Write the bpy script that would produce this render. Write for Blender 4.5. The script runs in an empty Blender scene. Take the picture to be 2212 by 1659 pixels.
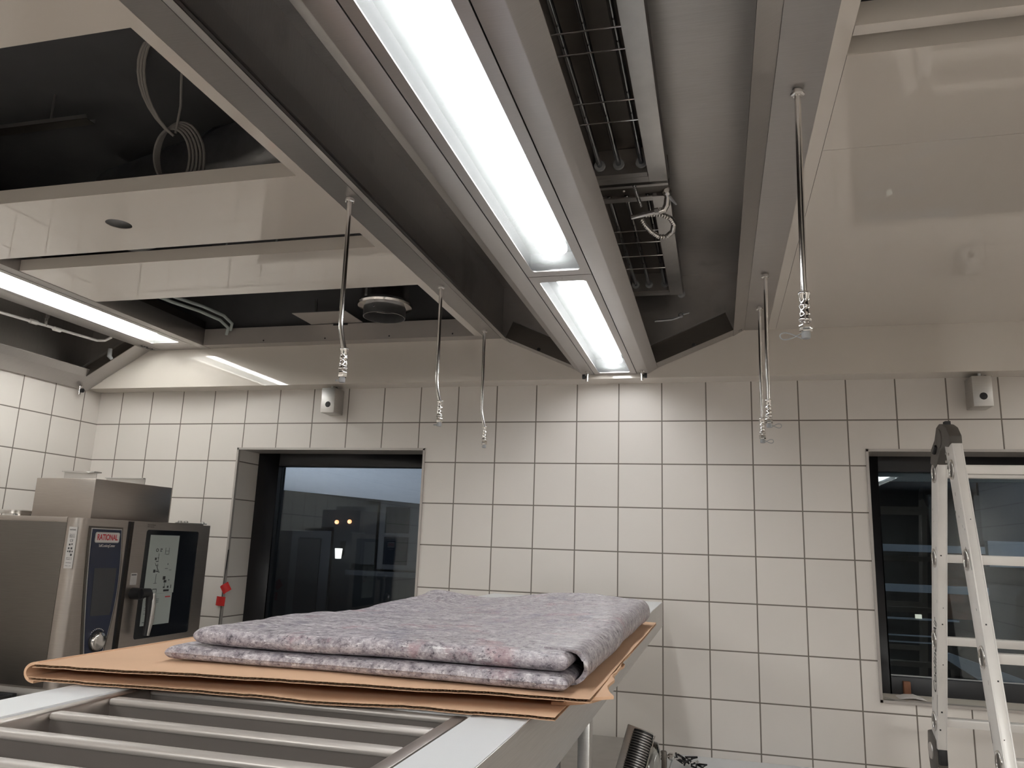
import bpy, bmesh, math, random
from mathutils import Vector, Matrix, noise
random.seed(7)
scene = bpy.context.scene
COL = scene.collection
PI = math.pi

# ------------------------------------------------------------------ camera, world, exposure
cam_d = bpy.data.cameras.new('camera')
cam = bpy.data.objects.new('camera', cam_d)
COL.objects.link(cam)
R = [[0.96754810, 0.25025642, 0.03496289], [-0.01798486, 0.20621588, -0.97834123], [-0.25204607, 0.94596339, 0.20402461]]
mw = Matrix.Identity(4)
for i in range(3):
    mw[i][0] = R[0][i]
    mw[i][1] = -R[1][i]
    mw[i][2] = -R[2][i]
mw[2][3] = 1.62
cam.matrix_world = mw
cam_d.sensor_fit = 'HORIZONTAL'
cam_d.sensor_width = 36.0
cam_d.lens = 1677.87 / 2212 * 36.0
cam_d.clip_start = 0.01
scene.camera = cam
w = bpy.data.worlds.new('world')
scene.world = w
w.use_nodes = True
w.node_tree.nodes['Background'].inputs[0].default_value = (0.5, 0.6, 0.8, 1)
w.node_tree.nodes['Background'].inputs[1].default_value = 0.004
scene.view_settings.view_transform = 'Standard'
scene.view_settings.look = 'None'
scene.view_settings.exposure = 1.85
scene.view_settings.gamma = 1.0
scene.view_settings.use_curve_mapping = False
ROOM_FILL = 9.3  # strength of the unseen lamps added behind the camera as fill
TUBE_HOOD = 6.0        # emission of the fluorescent tubes over the island
TUBE_WALL = 13.0
YARD_FILL = 44.0  # power of the unseen spots added outside the windows

# main measures (metres): back wall plane, tile grid, ceiling plane, face over the tiles
YW, XL, XR, YR = 3.6216, -3.39, 2.9, -4.0
T, COL0, ROW0 = 0.2, -3.2388, 2.4114
ZC, YB, ZB = 2.60, 3.50, 2.392

# ------------------------------------------------------------------ materials
def new_mat(name):
    m = bpy.data.materials.new(name)
    m.use_nodes = True
    nt = m.node_tree
    return m, nt, nt.nodes['Principled BSDF']

def nd(nt, t, **kw):
    n = nt.nodes.new(t)
    for k, v in kw.items():
        setattr(n, k, v)
    return n

def mth(nt, op, a, b=None, c=None):
    n = nt.nodes.new('ShaderNodeMath')
    n.operation = op
    for i, x in enumerate((a, b, c)):
        if x is None: continue
        if isinstance(x, (int, float)): n.inputs[i].default_value = x
        else: nt.links.new(x, n.inputs[i])
    return n.outputs[0]

def mixc(nt, fac, a, b):
    n = nt.nodes.new('ShaderNodeMix')
    n.data_type = 'RGBA'
    for s, x in ((n.inputs[0], fac), (n.inputs[6], a), (n.inputs[7], b)):
        if isinstance(x, (int, float)): s.default_value = x
        elif isinstance(x, tuple): s.default_value = (*x, 1) if len(x) == 3 else x
        else: nt.links.new(x, s)
    return n.outputs[2]

def noise_fac(nt, scale, detail=3.0, stretch=(1, 1, 1), rough=0.55, coord='Object'):
    tc = nd(nt, 'ShaderNodeTexCoord')
    mp = nd(nt, 'ShaderNodeMapping')
    mp.inputs['Scale'].default_value = stretch
    nt.links.new(tc.outputs[coord], mp.inputs[0])
    n = nd(nt, 'ShaderNodeTexNoise')
    n.inputs['Scale'].default_value = scale
    n.inputs['Detail'].default_value = detail
    n.inputs['Roughness'].default_value = rough
    nt.links.new(mp.outputs[0], n.inputs['Vector'])
    return n.outputs['Fac']

def ramp(nt, fac, stops):
    n = nd(nt, 'ShaderNodeValToRGB')
    el = n.color_ramp.elements
    while len(el) < len(stops): el.new(0.5)
    for e, (p, c) in zip(el, stops):
        e.position = p
        e.color = (*c, 1) if len(c) == 3 else c
    nt.links.new(fac, n.inputs[0])
    return n.outputs[0]

def plain(name, col, rough=0.5, metal=0.0, var=0.06, scale=9.0, bump=0.0, spec=0.5, coat=0.0):
    m, nt, b = new_mat(name)
    f = noise_fac(nt, scale)
    lo = tuple(c * (1 - var) for c in col); hi = tuple(min(1, c * (1 + var)) for c in col)
    nt.links.new(ramp(nt, f, [(0.3, lo), (0.7, hi)]), b.inputs['Base Color'])
    b.inputs['Roughness'].default_value = rough
    b.inputs['Metallic'].default_value = metal
    b.inputs['Specular IOR Level'].default_value = spec
    b.inputs['Coat Weight'].default_value = coat
    if bump:
        bp = nd(nt, 'ShaderNodeBump')
        bp.inputs['Strength'].default_value = bump
        bp.inputs['Distance'].default_value = 0.002
        nt.links.new(noise_fac(nt, scale * 12, 4), bp.inputs['Height'])
        nt.links.new(bp.outputs[0], b.inputs['Normal'])
    return m

def steel(name, col=(0.56, 0.545, 0.53), rough=0.36, grain=(1, 1, 60), var=0.05, spots=False):
    m, nt, b = new_mat(name)
    f = noise_fac(nt, 14.0, 4, grain)
    lo = tuple(c * (1 - var) for c in col); hi = tuple(min(1, c * (1 + var)) for c in col)
    c = ramp(nt, f, [(0.35, lo), (0.65, hi)])
    if spots:
        s = noise_fac(nt, 3.2, 5, (1, 1, 1))
        c = mixc(nt, ramp(nt, s, [(0.60, (0, 0, 0)), (0.70, (0.35, 0.35, 0.35))]), c, tuple(x * 0.45 for x in col))
    nt.links.new(c, b.inputs['Base Color'])
    b.inputs['Metallic'].default_value = 1.0
    g = noise_fac(nt, 5.0, 2)
    mr = nd(nt, 'ShaderNodeMapRange')
    mr.inputs['To Min'].default_value = rough - 0.05
    mr.inputs['To Max'].default_value = rough + 0.07
    nt.links.new(g, mr.inputs[0])
    nt.links.new(mr.outputs[0], b.inputs['Roughness'])
    return m

def tile_mat(name, axis, off, base=(0.70, 0.655, 0.615), grout=(0.17, 0.145, 0.125), rough=0.42):
    """square tiles laid on world position; grout lines at OFF + n*T along AXIS and at ROW0 - n*T in height"""
    m, nt, b = new_mat(name)
    g = nd(nt, 'ShaderNodeNewGeometry')
    sp = nd(nt, 'ShaderNodeSeparateXYZ'); nt.links.new(g.outputs['Position'], sp.inputs[0])
    sn = nd(nt, 'ShaderNodeSeparateXYZ'); nt.links.new(g.outputs['True Normal'], sn.inputs[0])
    u = mth(nt, 'DIVIDE', mth(nt, 'SUBTRACT', sp.outputs[axis], off), T)
    v = mth(nt, 'DIVIDE', mth(nt, 'SUBTRACT', ROW0, sp.outputs[2]), T)
    def edge(x):
        fr = mth(nt, 'FRACT', x)
        return mth(nt, 'MINIMUM', fr, mth(nt, 'SUBTRACT', 1.0, fr))
    side = mth(nt, 'GREATER_THAN', mth(nt, 'ABSOLUTE', sn.outputs[axis]), 0.5)
    flat = mth(nt, 'GREATER_THAN', mth(nt, 'ABSOLUTE', sn.outputs[2]), 0.5)
    eu = mth(nt, 'ADD', edge(u), side)
    ev = mth(nt, 'ADD', edge(v), flat)
    e = mth(nt, 'MINIMUM', eu, ev)
    mr = nd(nt, 'ShaderNodeMapRange', interpolation_type='SMOOTHSTEP')
    mr.inputs['From Min'].default_value = 0.0105
    mr.inputs['From Max'].default_value = 0.0165
    nt.links.new(e, mr.inputs[0])
    fac = mr.outputs[0]
    cv = nd(nt, 'ShaderNodeCombineXYZ')
    nt.links.new(mth(nt, 'FLOOR', u), cv.inputs[0]); nt.links.new(mth(nt, 'FLOOR', v), cv.inputs[1])
    wn = nd(nt, 'ShaderNodeTexWhiteNoise'); nt.links.new(cv.outputs[0], wn.inputs['Vector'])
    t1 = mixc(nt, wn.outputs['Value'], tuple(c * 0.97 for c in base), tuple(c * 1.03 for c in base))
    f2 = noise_fac(nt, 4.0, 4)
    t2 = mixc(nt, mth(nt, 'MULTIPLY', f2, 0.10), t1, tuple(c * 0.75 for c in base))
    nt.links.new(mixc(nt, fac, grout, t2), b.inputs['Base Color'])
    b.inputs['Roughness'].default_value = rough
    b.inputs['Specular IOR Level'].default_value = 0.35
    bp = nd(nt, 'ShaderNodeBump'); bp.inputs['Strength'].default_value = 0.35; bp.inputs['Distance'].default_value = 0.002
    mr2 = nd(nt, 'ShaderNodeMapRange', interpolation_type='SMOOTHSTEP')
    mr2.inputs['From Min'].default_value = 0.006; mr2.inputs['From Max'].default_value = 0.03
    nt.links.new(e, mr2.inputs[0])
    nt.links.new(mr2.outputs[0], bp.inputs['Height']); nt.links.new(bp.outputs[0], b.inputs['Normal'])
    return m

def emit(name, col, s):
    m, nt, b = new_mat(name)
    b.inputs['Base Color'].default_value = (0.8, 0.8, 0.8, 1)
    b.inputs['Emission Color'].default_value = (*col, 1)
    b.inputs['Emission Strength'].default_value = s
    return m

def pane_mat(name, tint, refl=0.10, dim=0.9):
    """clear glazing: straight see-through plus a mirror share that grows at glancing angles"""
    m, nt, b = new_mat(name)
    out = nt.nodes['Material Output']
    tr = nd(nt, 'ShaderNodeBsdfTransparent'); tr.inputs[0].default_value = (*[c * dim for c in tint], 1)
    gl = nd(nt, 'ShaderNodeBsdfGlossy'); gl.inputs['Roughness'].default_value = 0.01
    gl.inputs['Color'].default_value = (*tint, 1)
    lw = nd(nt, 'ShaderNodeLayerWeight'); lw.inputs['Blend'].default_value = 0.22
    fac = mth(nt, 'MINIMUM', 1.0, mth(nt, 'ADD', refl, mth(nt, 'MULTIPLY', lw.outputs['Fresnel'], 1.0)))
    mx = nd(nt, 'ShaderNodeMixShader')
    nt.links.new(fac, mx.inputs[0]); nt.links.new(tr.outputs[0], mx.inputs[1]); nt.links.new(gl.outputs[0], mx.inputs[2])
    nt.links.new(mx.outputs[0], out.inputs[0])
    return m

def diffuser_mat():
    """pebbled lamp glass: part clear, part scattering"""
    m, nt, b = new_mat('lamp_glass')
    out = nt.nodes['Material Output']
    tr = nd(nt, 'ShaderNodeBsdfTransparent'); tr.inputs[0].default_value = (0.96, 0.98, 0.97, 1)
    tl = nd(nt, 'ShaderNodeBsdfTranslucent'); tl.inputs[0].default_value = (0.80, 0.84, 0.83, 1)
    v = nd(nt, 'ShaderNodeTexVoronoi'); v.inputs['Scale'].default_value = 420
    tc = nd(nt, 'ShaderNodeTexCoord'); nt.links.new(tc.outputs['Object'], v.inputs['Vector'])
    mr = nd(nt, 'ShaderNodeMapRange'); mr.inputs['To Min'].default_value = 0.008; mr.inputs['To Max'].default_value = 0.075
    nt.links.new(v.outputs['Distance'], mr.inputs[0])
    mx = nd(nt, 'ShaderNodeMixShader'); nt.links.new(mr.outputs[0], mx.inputs[0])
    nt.links.new(tr.outputs[0], mx.inputs[1]); nt.links.new(tl.outputs[0], mx.inputs[2])
    gl = nd(nt, 'ShaderNodeBsdfGlossy'); gl.inputs['Roughness'].default_value = 0.2
    m2 = nd(nt, 'ShaderNodeMixShader'); m2.inputs[0].default_value = 0.05
    nt.links.new(mx.outputs[0], m2.inputs[1]); nt.links.new(gl.outputs[0], m2.inputs[2])
    nt.links.new(m2.outputs[0], out.inputs[0])
    return m

def felt_mat():
    m, nt, b = new_mat('recycled_felt_under_film')
    f1 = noise_fac(nt, 70, 8, (1, 1.4, 1), 0.78)
    c = ramp(nt, f1, [(0.34, (0.10, 0.09, 0.105)), (0.46, (0.34, 0.305, 0.335)), (0.56, (0.50, 0.46, 0.49)), (0.68, (0.76, 0.73, 0.75))])
    f2 = noise_fac(nt, 11, 6, (1, 1, 1), 0.7)
    c = mixc(nt, ramp(nt, f2, [(0.57, (0, 0, 0)), (0.66, (0.5, 0.5, 0.5))]), c, (0.42, 0.24, 0.26))
    c = mixc(nt, ramp(nt, noise_fac(nt, 8, 5, (1.7, 1, 1), 0.65), [(0.56, (0, 0, 0)), (0.68, (0.55, 0.55, 0.55))]), c, (0.20, 0.19, 0.25))
    f3 = noise_fac(nt, 190, 5, (1, 0.3, 1), 0.8)
    c = mixc(nt, ramp(nt, f3, [(0.57, (0, 0, 0)), (0.63, (0.75, 0.75, 0.75))]), c, (0.035, 0.03, 0.045))
    f4 = noise_fac(nt, 130, 5, (0.35, 1, 1), 0.75)
    c = mixc(nt, ramp(nt, f4, [(0.60, (0, 0, 0)), (0.66, (0.85, 0.85, 0.85))]), c, (0.86, 0.84, 0.85))
    nt.links.new(c, b.inputs['Base Color'])
    b.inputs['Roughness'].default_value = 0.55
    nt.links.new(ramp(nt, noise_fac(nt, 26, 6, (0.5, 1.5, 1), 0.7), [(0.42, (0.05, 0.05, 0.05)), (0.62, (0.8, 0.8, 0.8))]), b.inputs['Coat Weight'])
    b.inputs['Coat Roughness'].default_value = 0.20
    b.inputs['Specular IOR Level'].default_value = 0.2
    bp = nd(nt, 'ShaderNodeBump'); bp.inputs['Strength'].default_value = 1.0; bp.inputs['Distance'].default_value = 0.006
    nt.links.new(noise_fac(nt, 38, 8, (0.55, 1.2, 1), 0.72), bp.inputs['Height'])
    nt.links.new(bp.outputs[0], b.inputs['Normal'])
    b2 = nd(nt, 'ShaderNodeBump'); b2.inputs['Strength'].default_value = 1.0; b2.inputs['Distance'].default_value = 0.004
    nt.links.new(noise_fac(nt, 55, 6, (0.35, 1.4, 1), 0.6), b2.inputs['Height'])
    nt.links.new(b2.outputs[0], b.inputs['Coat Normal'])
    return m

M = {}
M['tile_back'] = tile_mat('wall_tiles_back', 0, COL0)
M['tile_side'] = tile_mat('wall_tiles_side', 1, 3.505 - 10 * T)
M['steel'] = steel('brushed_steel')
M['hood_steel'] = steel('hood_steel', (0.47, 0.45, 0.44), 0.40, (1, 40, 1), 0.03)
M['plenum'] = steel('plenum_steel', (0.50, 0.48, 0.465), 0.38, (1, 30, 1), 0.05, True)
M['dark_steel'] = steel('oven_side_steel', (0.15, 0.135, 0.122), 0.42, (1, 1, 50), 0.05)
M['oven_steel'] = steel('oven_steel', (0.40, 0.36, 0.33), 0.36, (1, 1, 60), 0.04)
M['chrome'] = steel('polished_pipe', (0.70, 0.68, 0.66), 0.14, (1, 1, 1), 0.02)
M['alu'] = plain('ladder_aluminium', (0.82, 0.795, 0.77), 0.36, 0.2, 0.05, 6)
M['cream'] = plain('cream_lacquer', (0.64, 0.59, 0.535), 0.03, 0, 0.012, 2.0, spec=0.55, coat=0.45)
M['film'] = plain('shelf_film', (0.70, 0.715, 0.735), 0.32, 0, 0.02, 5)
M['bars'] = plain('shelf_bar_steel', (0.43, 0.395, 0.37), 0.38, 0.30, 0.03, 8)
M['lamp_mid'] = plain('lamp_reflector', (0.22, 0.22, 0.215), 0.6)
M['lamp_grey'] = plain('lamp_housing', (0.06, 0.062, 0.062), 0.6)
M['white'] = plain('white_enamel', (0.85, 0.86, 0.85), 0.5, 0, 0.01)
M['shelf_steel'] = steel('shelf_bar_metal', (0.60, 0.555, 0.525), 0.33, (1, 1, 1), 0.02)
M['web_shade'] = plain('shelf_web_shaded', (0.125, 0.108, 0.098), 0.5, 0.2, 0.04)  # bar steel darkened: the shade inside the slots is put into the colour
M['black'] = plain('black_plastic', (0.014, 0.014, 0.016), 0.45, 0, 0.1)
M['frame'] = plain('anthracite_frame', (0.012, 0.012, 0.015), 0.4, 0, 0.08)
M['hinge'] = plain('hinge_cast', (0.11, 0.10, 0.09), 0.5, 0.3, 0.1, 12)
M['rubber'] = plain('grey_plastic_cap', (0.36, 0.37, 0.38), 0.5, 0, 0.05)
M['cable'] = plain('grey_cable', (0.30, 0.28, 0.26), 0.55, 0, 0.08)
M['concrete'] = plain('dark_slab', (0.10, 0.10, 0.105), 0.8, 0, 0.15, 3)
M['duct'] = steel('galvanised_duct', (0.42, 0.42, 0.43), 0.35, (1, 1, 1), 0.08)
M['blue'] = plain('navy_panel', (0.008, 0.016, 0.046), 0.22, 0, 0.05)
M['screen'] = plain('dark_screen', (0.030, 0.033, 0.040), 0.16, 0, 0.04)
M['oven_glass'] = plain('oven_glass', (0.010, 0.012, 0.016), 0.10, 0, 0.05)
M['paper'] = plain('paper', (0.40, 0.44, 0.42), 0.7, 0, 0.02)
M['label'] = plain('label_paper', (0.50, 0.48, 0.47), 0.6, 0, 0.02)
M['ink'] = plain('ink', (0.03, 0.03, 0.032), 0.7, 0, 0.05)
M['red'] = plain('red_tape', (0.50, 0.018, 0.016), 0.5, 0, 0.08)
M['logo_red'] = plain('logo_red', (0.55, 0.02, 0.03), 0.5, 0, 0.02)
M['logo_white'] = plain('logo_white', (0.72, 0.68, 0.66), 0.5, 0, 0.02)
M['card'] = plain('cardboard', (0.60, 0.38, 0.245), 0.85, 0, 0.06, 6, 0.15)
M['card_in'] = plain('cardboard_inner', (0.30, 0.205, 0.13), 0.9, 0, 0.1, 10)
M['felt'] = felt_mat()
M['sill'] = plain('sill_tile', (0.62, 0.57, 0.50), 0.4, 0, 0.03)
M['wood'] = plain('wood_block', (0.22, 0.09, 0.045), 0.6, 0, 0.15, 20)
M['soffit'] = plain('soffit_paint', (0.62, 0.64, 0.68), 0.8, 0, 0.03)
M['facade'] = plain('facade_dark', (0.012, 0.0125, 0.0135), 0.7, 0, 0.1, 3)
M['facade2'] = plain('facade_frame', (0.030, 0.031, 0.034), 0.6, 0, 0.1, 3)
M['pale'] = plain('pale_board', (0.24, 0.275, 0.32), 0.7, 0, 0.05)
M['floor'] = plain('floor_resin', (0.42, 0.38, 0.35), 0.45, 0, 0.1, 5)
M['rear'] = plain('rear_paint', (0.045, 0.043, 0.042), 0.7, 0, 0.05)
M['glass'] = pane_mat('window_pane', (0.88, 0.93, 0.95), 0.02, 0.9)
M['tube_glass'] = pane_mat('lamp_tube_glass', (0.9, 0.92, 0.95), 0.25, 0.9)
M['clear'] = pane_mat('clear_guard', (0.92, 0.93, 0.92), 0.06, 0.9)
M['bag'] = pane_mat('thin_bag', (0.75, 0.78, 0.85), 0.30, 0.8)
M['lamp_glass'] = diffuser_mat()
M['tube'] = emit('fluorescent_tube', (1.0, 0.97, 0.99), TUBE_HOOD)
M['room_fill'] = emit('room_fill_lamp', (1.0, 0.97, 0.955), ROOM_FILL)
M['tube_wall'] = emit('fluorescent_tube_wall', (1.0, 0.97, 0.95), TUBE_WALL)
M['glow'] = emit('lit_lamp', (1.0, 0.97, 0.85), 0.6)
M['sign'] = emit('lit_sign', (1.0, 0.95, 0.72), 0.20)
M['amber'] = emit('amber_lamp', (1.0, 0.35, 0.12), 0.8)

# ------------------------------------------------------------------ mesh collector
class MB:
    def __init__(s):
        s.v, s.f = [], []
    def add(s, vs, fs):
        n = len(s.v)
        s.v += [Vector(p) for p in vs]
        s.f += [tuple(i + n for i in f) for f in fs]
        return s
    def box(s, x0, x1, y0, y1, z0, z1):
        return s.add([(x0, y0, z0), (x1, y0, z0), (x1, y1, z0), (x0, y1, z0), (x0, y0, z1), (x1, y0, z1), (x1, y1, z1), (x0, y1, z1)],
                     [(3, 2, 1, 0), (4, 5, 6, 7), (0, 1, 5, 4), (1, 2, 6, 5), (2, 3, 7, 6), (3, 0, 4, 7)])
    def prism(s, poly, a0, a1, axis='y'):
        """polygon in the plane across AXIS, run from a0 to a1 ('y': poly is x,z; 'x': y,z; 'z': x,y)"""
        mk = {'y': lambda p, a: (p[0], a, p[1]), 'x': lambda p, a: (a, p[0], p[1]), 'z': lambda p, a: (p[0], p[1], a)}[axis]
        n = len(poly)
        vs = [mk(p, a0) for p in poly] + [mk(p, a1) for p in poly]
        fs = [tuple(range(n))[::-1], tuple(range(n, 2 * n))] + [(i, (i + 1) % n, n + (i + 1) % n, n + i) for i in range(n)]
        return s.add(vs, fs)
    def strip(s, pts, a0, a1, t, axis='y'):
        """bent sheet: open profile PTS given thickness T, run along AXIS"""
        up, lo = [], []
        for i, p in enumerate(pts):
            a = Vector(pts[max(i - 1, 0)]); b = Vector(pts[min(i + 1, len(pts) - 1)])
            d = (b - a).normalized(); nn = Vector((-d.y, d.x)) * t / 2
            up.append((p[0] + nn.x, p[1] + nn.y)); lo.append((p[0] - nn.x, p[1] - nn.y))
        for i in range(len(pts) - 1):
            s.prism([lo[i], lo[i + 1], up[i + 1], up[i]], a0, a1, axis)
        return s
    def tube(s, path, r, n=12, cap=True, closed=False):
        P = [Vector(p) for p in path]
        m = len(P)
        rr = r if isinstance(r, (list, tuple)) else [r] * m
        ref = None
        rings = []
        for i, p in enumerate(P):
            if closed: d = (P[(i + 1) % m] - P[i - 1])
            else: d = P[min(i + 1, m - 1)] - P[max(i - 1, 0)]
            d = d.normalized() if d.length > 1e-9 else Vector((0, 0, 1))
            if ref is None:
                ref = d.orthogonal().normalized()
            else:
                ref = (ref - d * ref.dot(d))
                ref = ref.normalized() if ref.length > 1e-6 else d.orthogonal().normalized()
            b = d.cross(ref)
            rings.append([p + (ref * math.cos(2 * PI * k / n) + b * math.sin(2 * PI * k / n)) * rr[i] for k in range(n)])
        vs = [q for ring in rings for q in ring]
        fs = []
        for i in range(m if closed else m - 1):
            j = (i + 1) % m
            for k in range(n):
                fs.append((i * n + k, i * n + (k + 1) % n, j * n + (k + 1) % n, j * n + k))
        if cap and not closed:
            fs.append(tuple(range(n))[::-1]); fs.append(tuple((m - 1) * n + k for k in range(n)))
        return s.add(vs, fs)
    def cyl(s, p0, p1, r, n=16):
        return s.tube([p0, p1], r, n)
    def lathe(s, c, prof, n=20, axis='z', caps=True):
        """profile of (radius, height) around AXIS through C"""
        vs, fs = [], []
        for r, h in prof:
            for k in range(n):
                a = 2 * PI * k / n
                u, v_ = r * math.cos(a), r * math.sin(a)
                q = {'z': (u, v_, h), 'y': (u, h, v_), 'x': (h, u, v_)}[axis]
                vs.append((c[0] + q[0], c[1] + q[1], c[2] + q[2]))
        m = len(prof)
        for i in range(m - 1):
            for k in range(n):
                fs.append((i * n + k, i * n + (k + 1) % n, (i + 1) * n + (k + 1) % n, (i + 1) * n + k))
        if caps:
            fs.append(tuple(range(n))[::-1]); fs.append(tuple((m - 1) * n + k for k in range(n)))
        return s.add(vs, fs)
    def plate_hole(s, outer, inner, a0, a1, mk):
        """plate between a0 and a1 with a hole; OUTER and INNER are loops of as many points, MK(p, a) gives the 3-D point"""
        n = len(outer)
        vs = [mk(p, a0) for p in outer] + [mk(p, a0) for p in inner] + [mk(p, a1) for p in outer] + [mk(p, a1) for p in inner]
        fs = []
        for i in range(n):
            j = (i + 1) % n
            fs += [(i, j, n + j, n + i), (2 * n + i, 3 * n + i, 3 * n + j, 2 * n + j), (i, 2 * n + i, 2 * n + j, j), (n + i, n + j, 3 * n + j, 3 * n + i)]
        return s.add(vs, fs)
    def build(s, name, mat, parent=None, bevel=0.0, smooth=40, seg=2):
        me = bpy.data.meshes.new(name)
        o = bpy.data.objects.new(name, me)
        org = Vector((0, 0, 0))
        q = parent
        while q is not None:
            org += q.location; q = q.parent
        me.from_pydata([tuple(p - org) for p in s.v], [], s.f)
        bm = bmesh.new(); bm.from_mesh(me)
        if bevel:
            bmesh.ops.remove_doubles(bm, verts=bm.verts, dist=1e-6)
        bmesh.ops.recalc_face_normals(bm, faces=bm.faces)
        if bevel:
            ed = [e for e in bm.edges if len(e.link_faces) == 2 and e.calc_face_angle(0) > 0.5]
            bmesh.ops.bevel(bm, geom=ed, offset=bevel, segments=seg, profile=0.5, affect='EDGES', clamp_overlap=True)
        bm.to_mesh(me); bm.free()
        if smooth:
            me.shade_smooth()
            me.set_sharp_from_angle(angle=math.radians(smooth))
        me.materials.append(mat)
        COL.objects.link(o)
        if parent is not None: o.parent = parent
        return o

def rrect(x0, x1, y0, y1, r, k=5):
    pts = []
    for cx, cy, a in ((x1 - r, y1 - r, 0), (x0 + r, y1 - r, 90), (x0 + r, y0 + r, 180), (x1 - r, y0 + r, 270)):
        for i in range(k + 1):
            t = math.radians(a + 90 * i / k)
            pts.append((cx + r * math.cos(t), cy + r * math.sin(t)))
    return pts

def rect_like(loop, x0, x1, y0, y1, k=5):
    """points of a rectangle that pair with those of rrect()"""
    pts = []
    cs = ((x1, y1), (x0, y1), (x0, y0), (x1, y0))
    n = k + 1
    for q in range(4):
        c = cs[q]
        for i in range(n):
            px, py = loop[q * n + i]
            if q in (0, 2):
                pts.append((c[0], py) if i < n // 2 else ((px, c[1]) if i > n // 2 else c))
            else:
                pts.append((px, c[1]) if i < n // 2 else ((c[0], py) if i > n // 2 else c))
    # the middle one of each corner sits on the corner itself
    for q in range(4):
        pts[q * n + n // 2] = cs[q]
    return pts

def tag(o, label=None, cat=None, group=None, kind=None):
    if label: o['label'] = label
    if cat: o['category'] = cat
    if group: o['group'] = group
    if kind: o['kind'] = kind
    return o

def thing(name, loc, label, cat, group=None):
    o = bpy.data.objects.new(name, None)
    o.empty_display_size = 0.05
    COL.objects.link(o)
    o.location = loc
    return tag(o, label, cat, group)

def text(name, s, size, origin, xd, yd, mat, parent, width=None, lift=0.0004, align='CENTER', shear=0.0, bold=0.0):
    c = bpy.data.curves.new(name, 'FONT')
    c.body = s; c.size = size; c.extrude = 0.0001
    c.align_x = align; c.align_y = 'CENTER'; c.shear = shear; c.offset = bold
    o = bpy.data.objects.new(name, c)
    COL.objects.link(o)
    bpy.context.view_layer.update()
    x = Vector(xd).normalized(); y = Vector(yd).normalized(); z = x.cross(y).normalized()
    sx = 1.0
    if width and o.dimensions.x > 1e-6: sx = width / o.dimensions.x
    org = Vector((0, 0, 0)); q = parent
    while q is not None:
        org += q.location; q = q.parent
    p = Vector(origin) + z * lift - org
    mm = Matrix.Identity(4)
    for i in range(3):
        mm[i][0] = x[i] * sx; mm[i][1] = y[i]; mm[i][2] = z[i]; mm[i][3] = p[i]
    c.materials.append(mat)
    dg = bpy.context.evaluated_depsgraph_get()
    me = bpy.data.meshes.new_from_object(o.evaluated_get(dg))
    me.name = name
    bpy.data.objects.remove(o)
    me.transform(mm)
    o = bpy.data.objects.new(name, me)
    COL.objects.link(o)
    o.parent = parent
    return o

def slab(name, mat, parent, x0, x1, y0, y1, zb, zt, nx, ny, r, wob=0.0, seed=0.0, rip=0.0):
    """soft sheet with rounded rim between the height functions zb and zt"""
    mb = MB()
    def pt(i, j, top):
        u, v = i / nx, j / ny
        # denser towards the rim
        u = 0.5 - 0.5 * math.cos(PI * u); v = 0.5 - 0.5 * math.cos(PI * v)
        x = x0 + (x1 - x0) * u; y = y0 + (y1 - y0) * v
        d = min(x - x0, x1 - x, y - y0, y1 - y)
        k = 1.0 if d >= r else math.sqrt(max(0.0, 1 - (1 - max(d, 0) / r) ** 2))
        wx = wob * noise.noise(Vector((y * 5 + seed, x * 2, 1.3)))
        wy = wob * noise.noise(Vector((x * 6 + seed, y * 2, 7.7)))
        a, b = zb(x, y), zt(x, y)
        b += rip * (noise.noise(Vector((x * 16 + seed, y * 22, 0.5))) + 0.6 * noise.noise(Vector((x * 45 + seed, y * 60, 2.5))))
        mid = a + (b - a) * 0.5
        z = mid + (b - mid) * k if top else mid + (a - mid) * k
        return (x + wx, y + wy, z)
    W_, H_ = nx + 1, ny + 1
    vs = [pt(i, j, True) for j in range(H_) for i in range(W_)] + [pt(i, j, False) for j in range(H_) for i in range(W_)]
    N = W_ * H_
    fs = []
    for j in range(ny):
        for i in range(nx):
            a = j * W_ + i
            fs.append((a, a + 1, a + 1 + W_, a + W_))
            fs.append((N + a, N + a + W_, N + a + 1 + W_, N + a + 1))
    rim = [i for i in range(W_)] + [j * W_ + nx for j in range(1, H_)] + [ny * W_ + i for i in range(nx - 1, -1, -1)] + [j * W_ for j in range(ny - 1, 0, -1)]
    for a, b in zip(rim, rim[1:] + rim[:1]):
        fs.append((a, N + a, N + b, b))
    mb.add(vs, fs)
    return mb.build(name, mat, parent, smooth=80)

# ------------------------------------------------------------------ the room
def struct(name, mb, mat, parent=None):
    o = mb.build(name, mat, parent, smooth=0)
    if parent is None: o['kind'] = 'structure'
    return o
WL = (-2.463, -1.400, 1.052, 2.081)       # left window opening: x0, x1, z0, z1
WR = (0.628, 1.690, 1.052, 2.083)
YO = YW + 0.30
struct('floor', MB().box(XL - 0.1, XR + 0.1, YR - 0.1, YO, -0.1, 0.0), M['floor'])
b = MB()
ZT = 3.2
for x0, x1, z0, z1 in ((XL - 0.1, WL[0], 0, ZT), (WL[0], WL[1], 0, WL[2]), (WL[0], WL[1], WL[3], ZT), (WL[1], WR[0], 0, ZT),
                       (WR[0], WR[1], 0, WR[2]), (WR[0], WR[1], WR[3], ZT), (WR[1], XR + 0.1, 0, ZT)):
    b.box(x0, x1, YW, YO, z0, z1)
struct('wall_back', b, M['tile_back'])
struct('wall_left', MB().box(XL - 0.1, XL, YR, YW, 0, ZT), M['tile_side'])
struct('wall_right', MB().box(XR, XR + 0.1, YR, YW, 0, ZT), M['tile_side'])
struct('wall_rear', MB().box(XL - 0.1, XR + 0.1, YR - 0.1, YR, 0, ZT), M['rear'])
struct('ceiling', MB().box(XL - 0.1, XR + 0.1, YR - 0.1, YO, 3.1, 3.2), M['concrete'])
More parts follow.
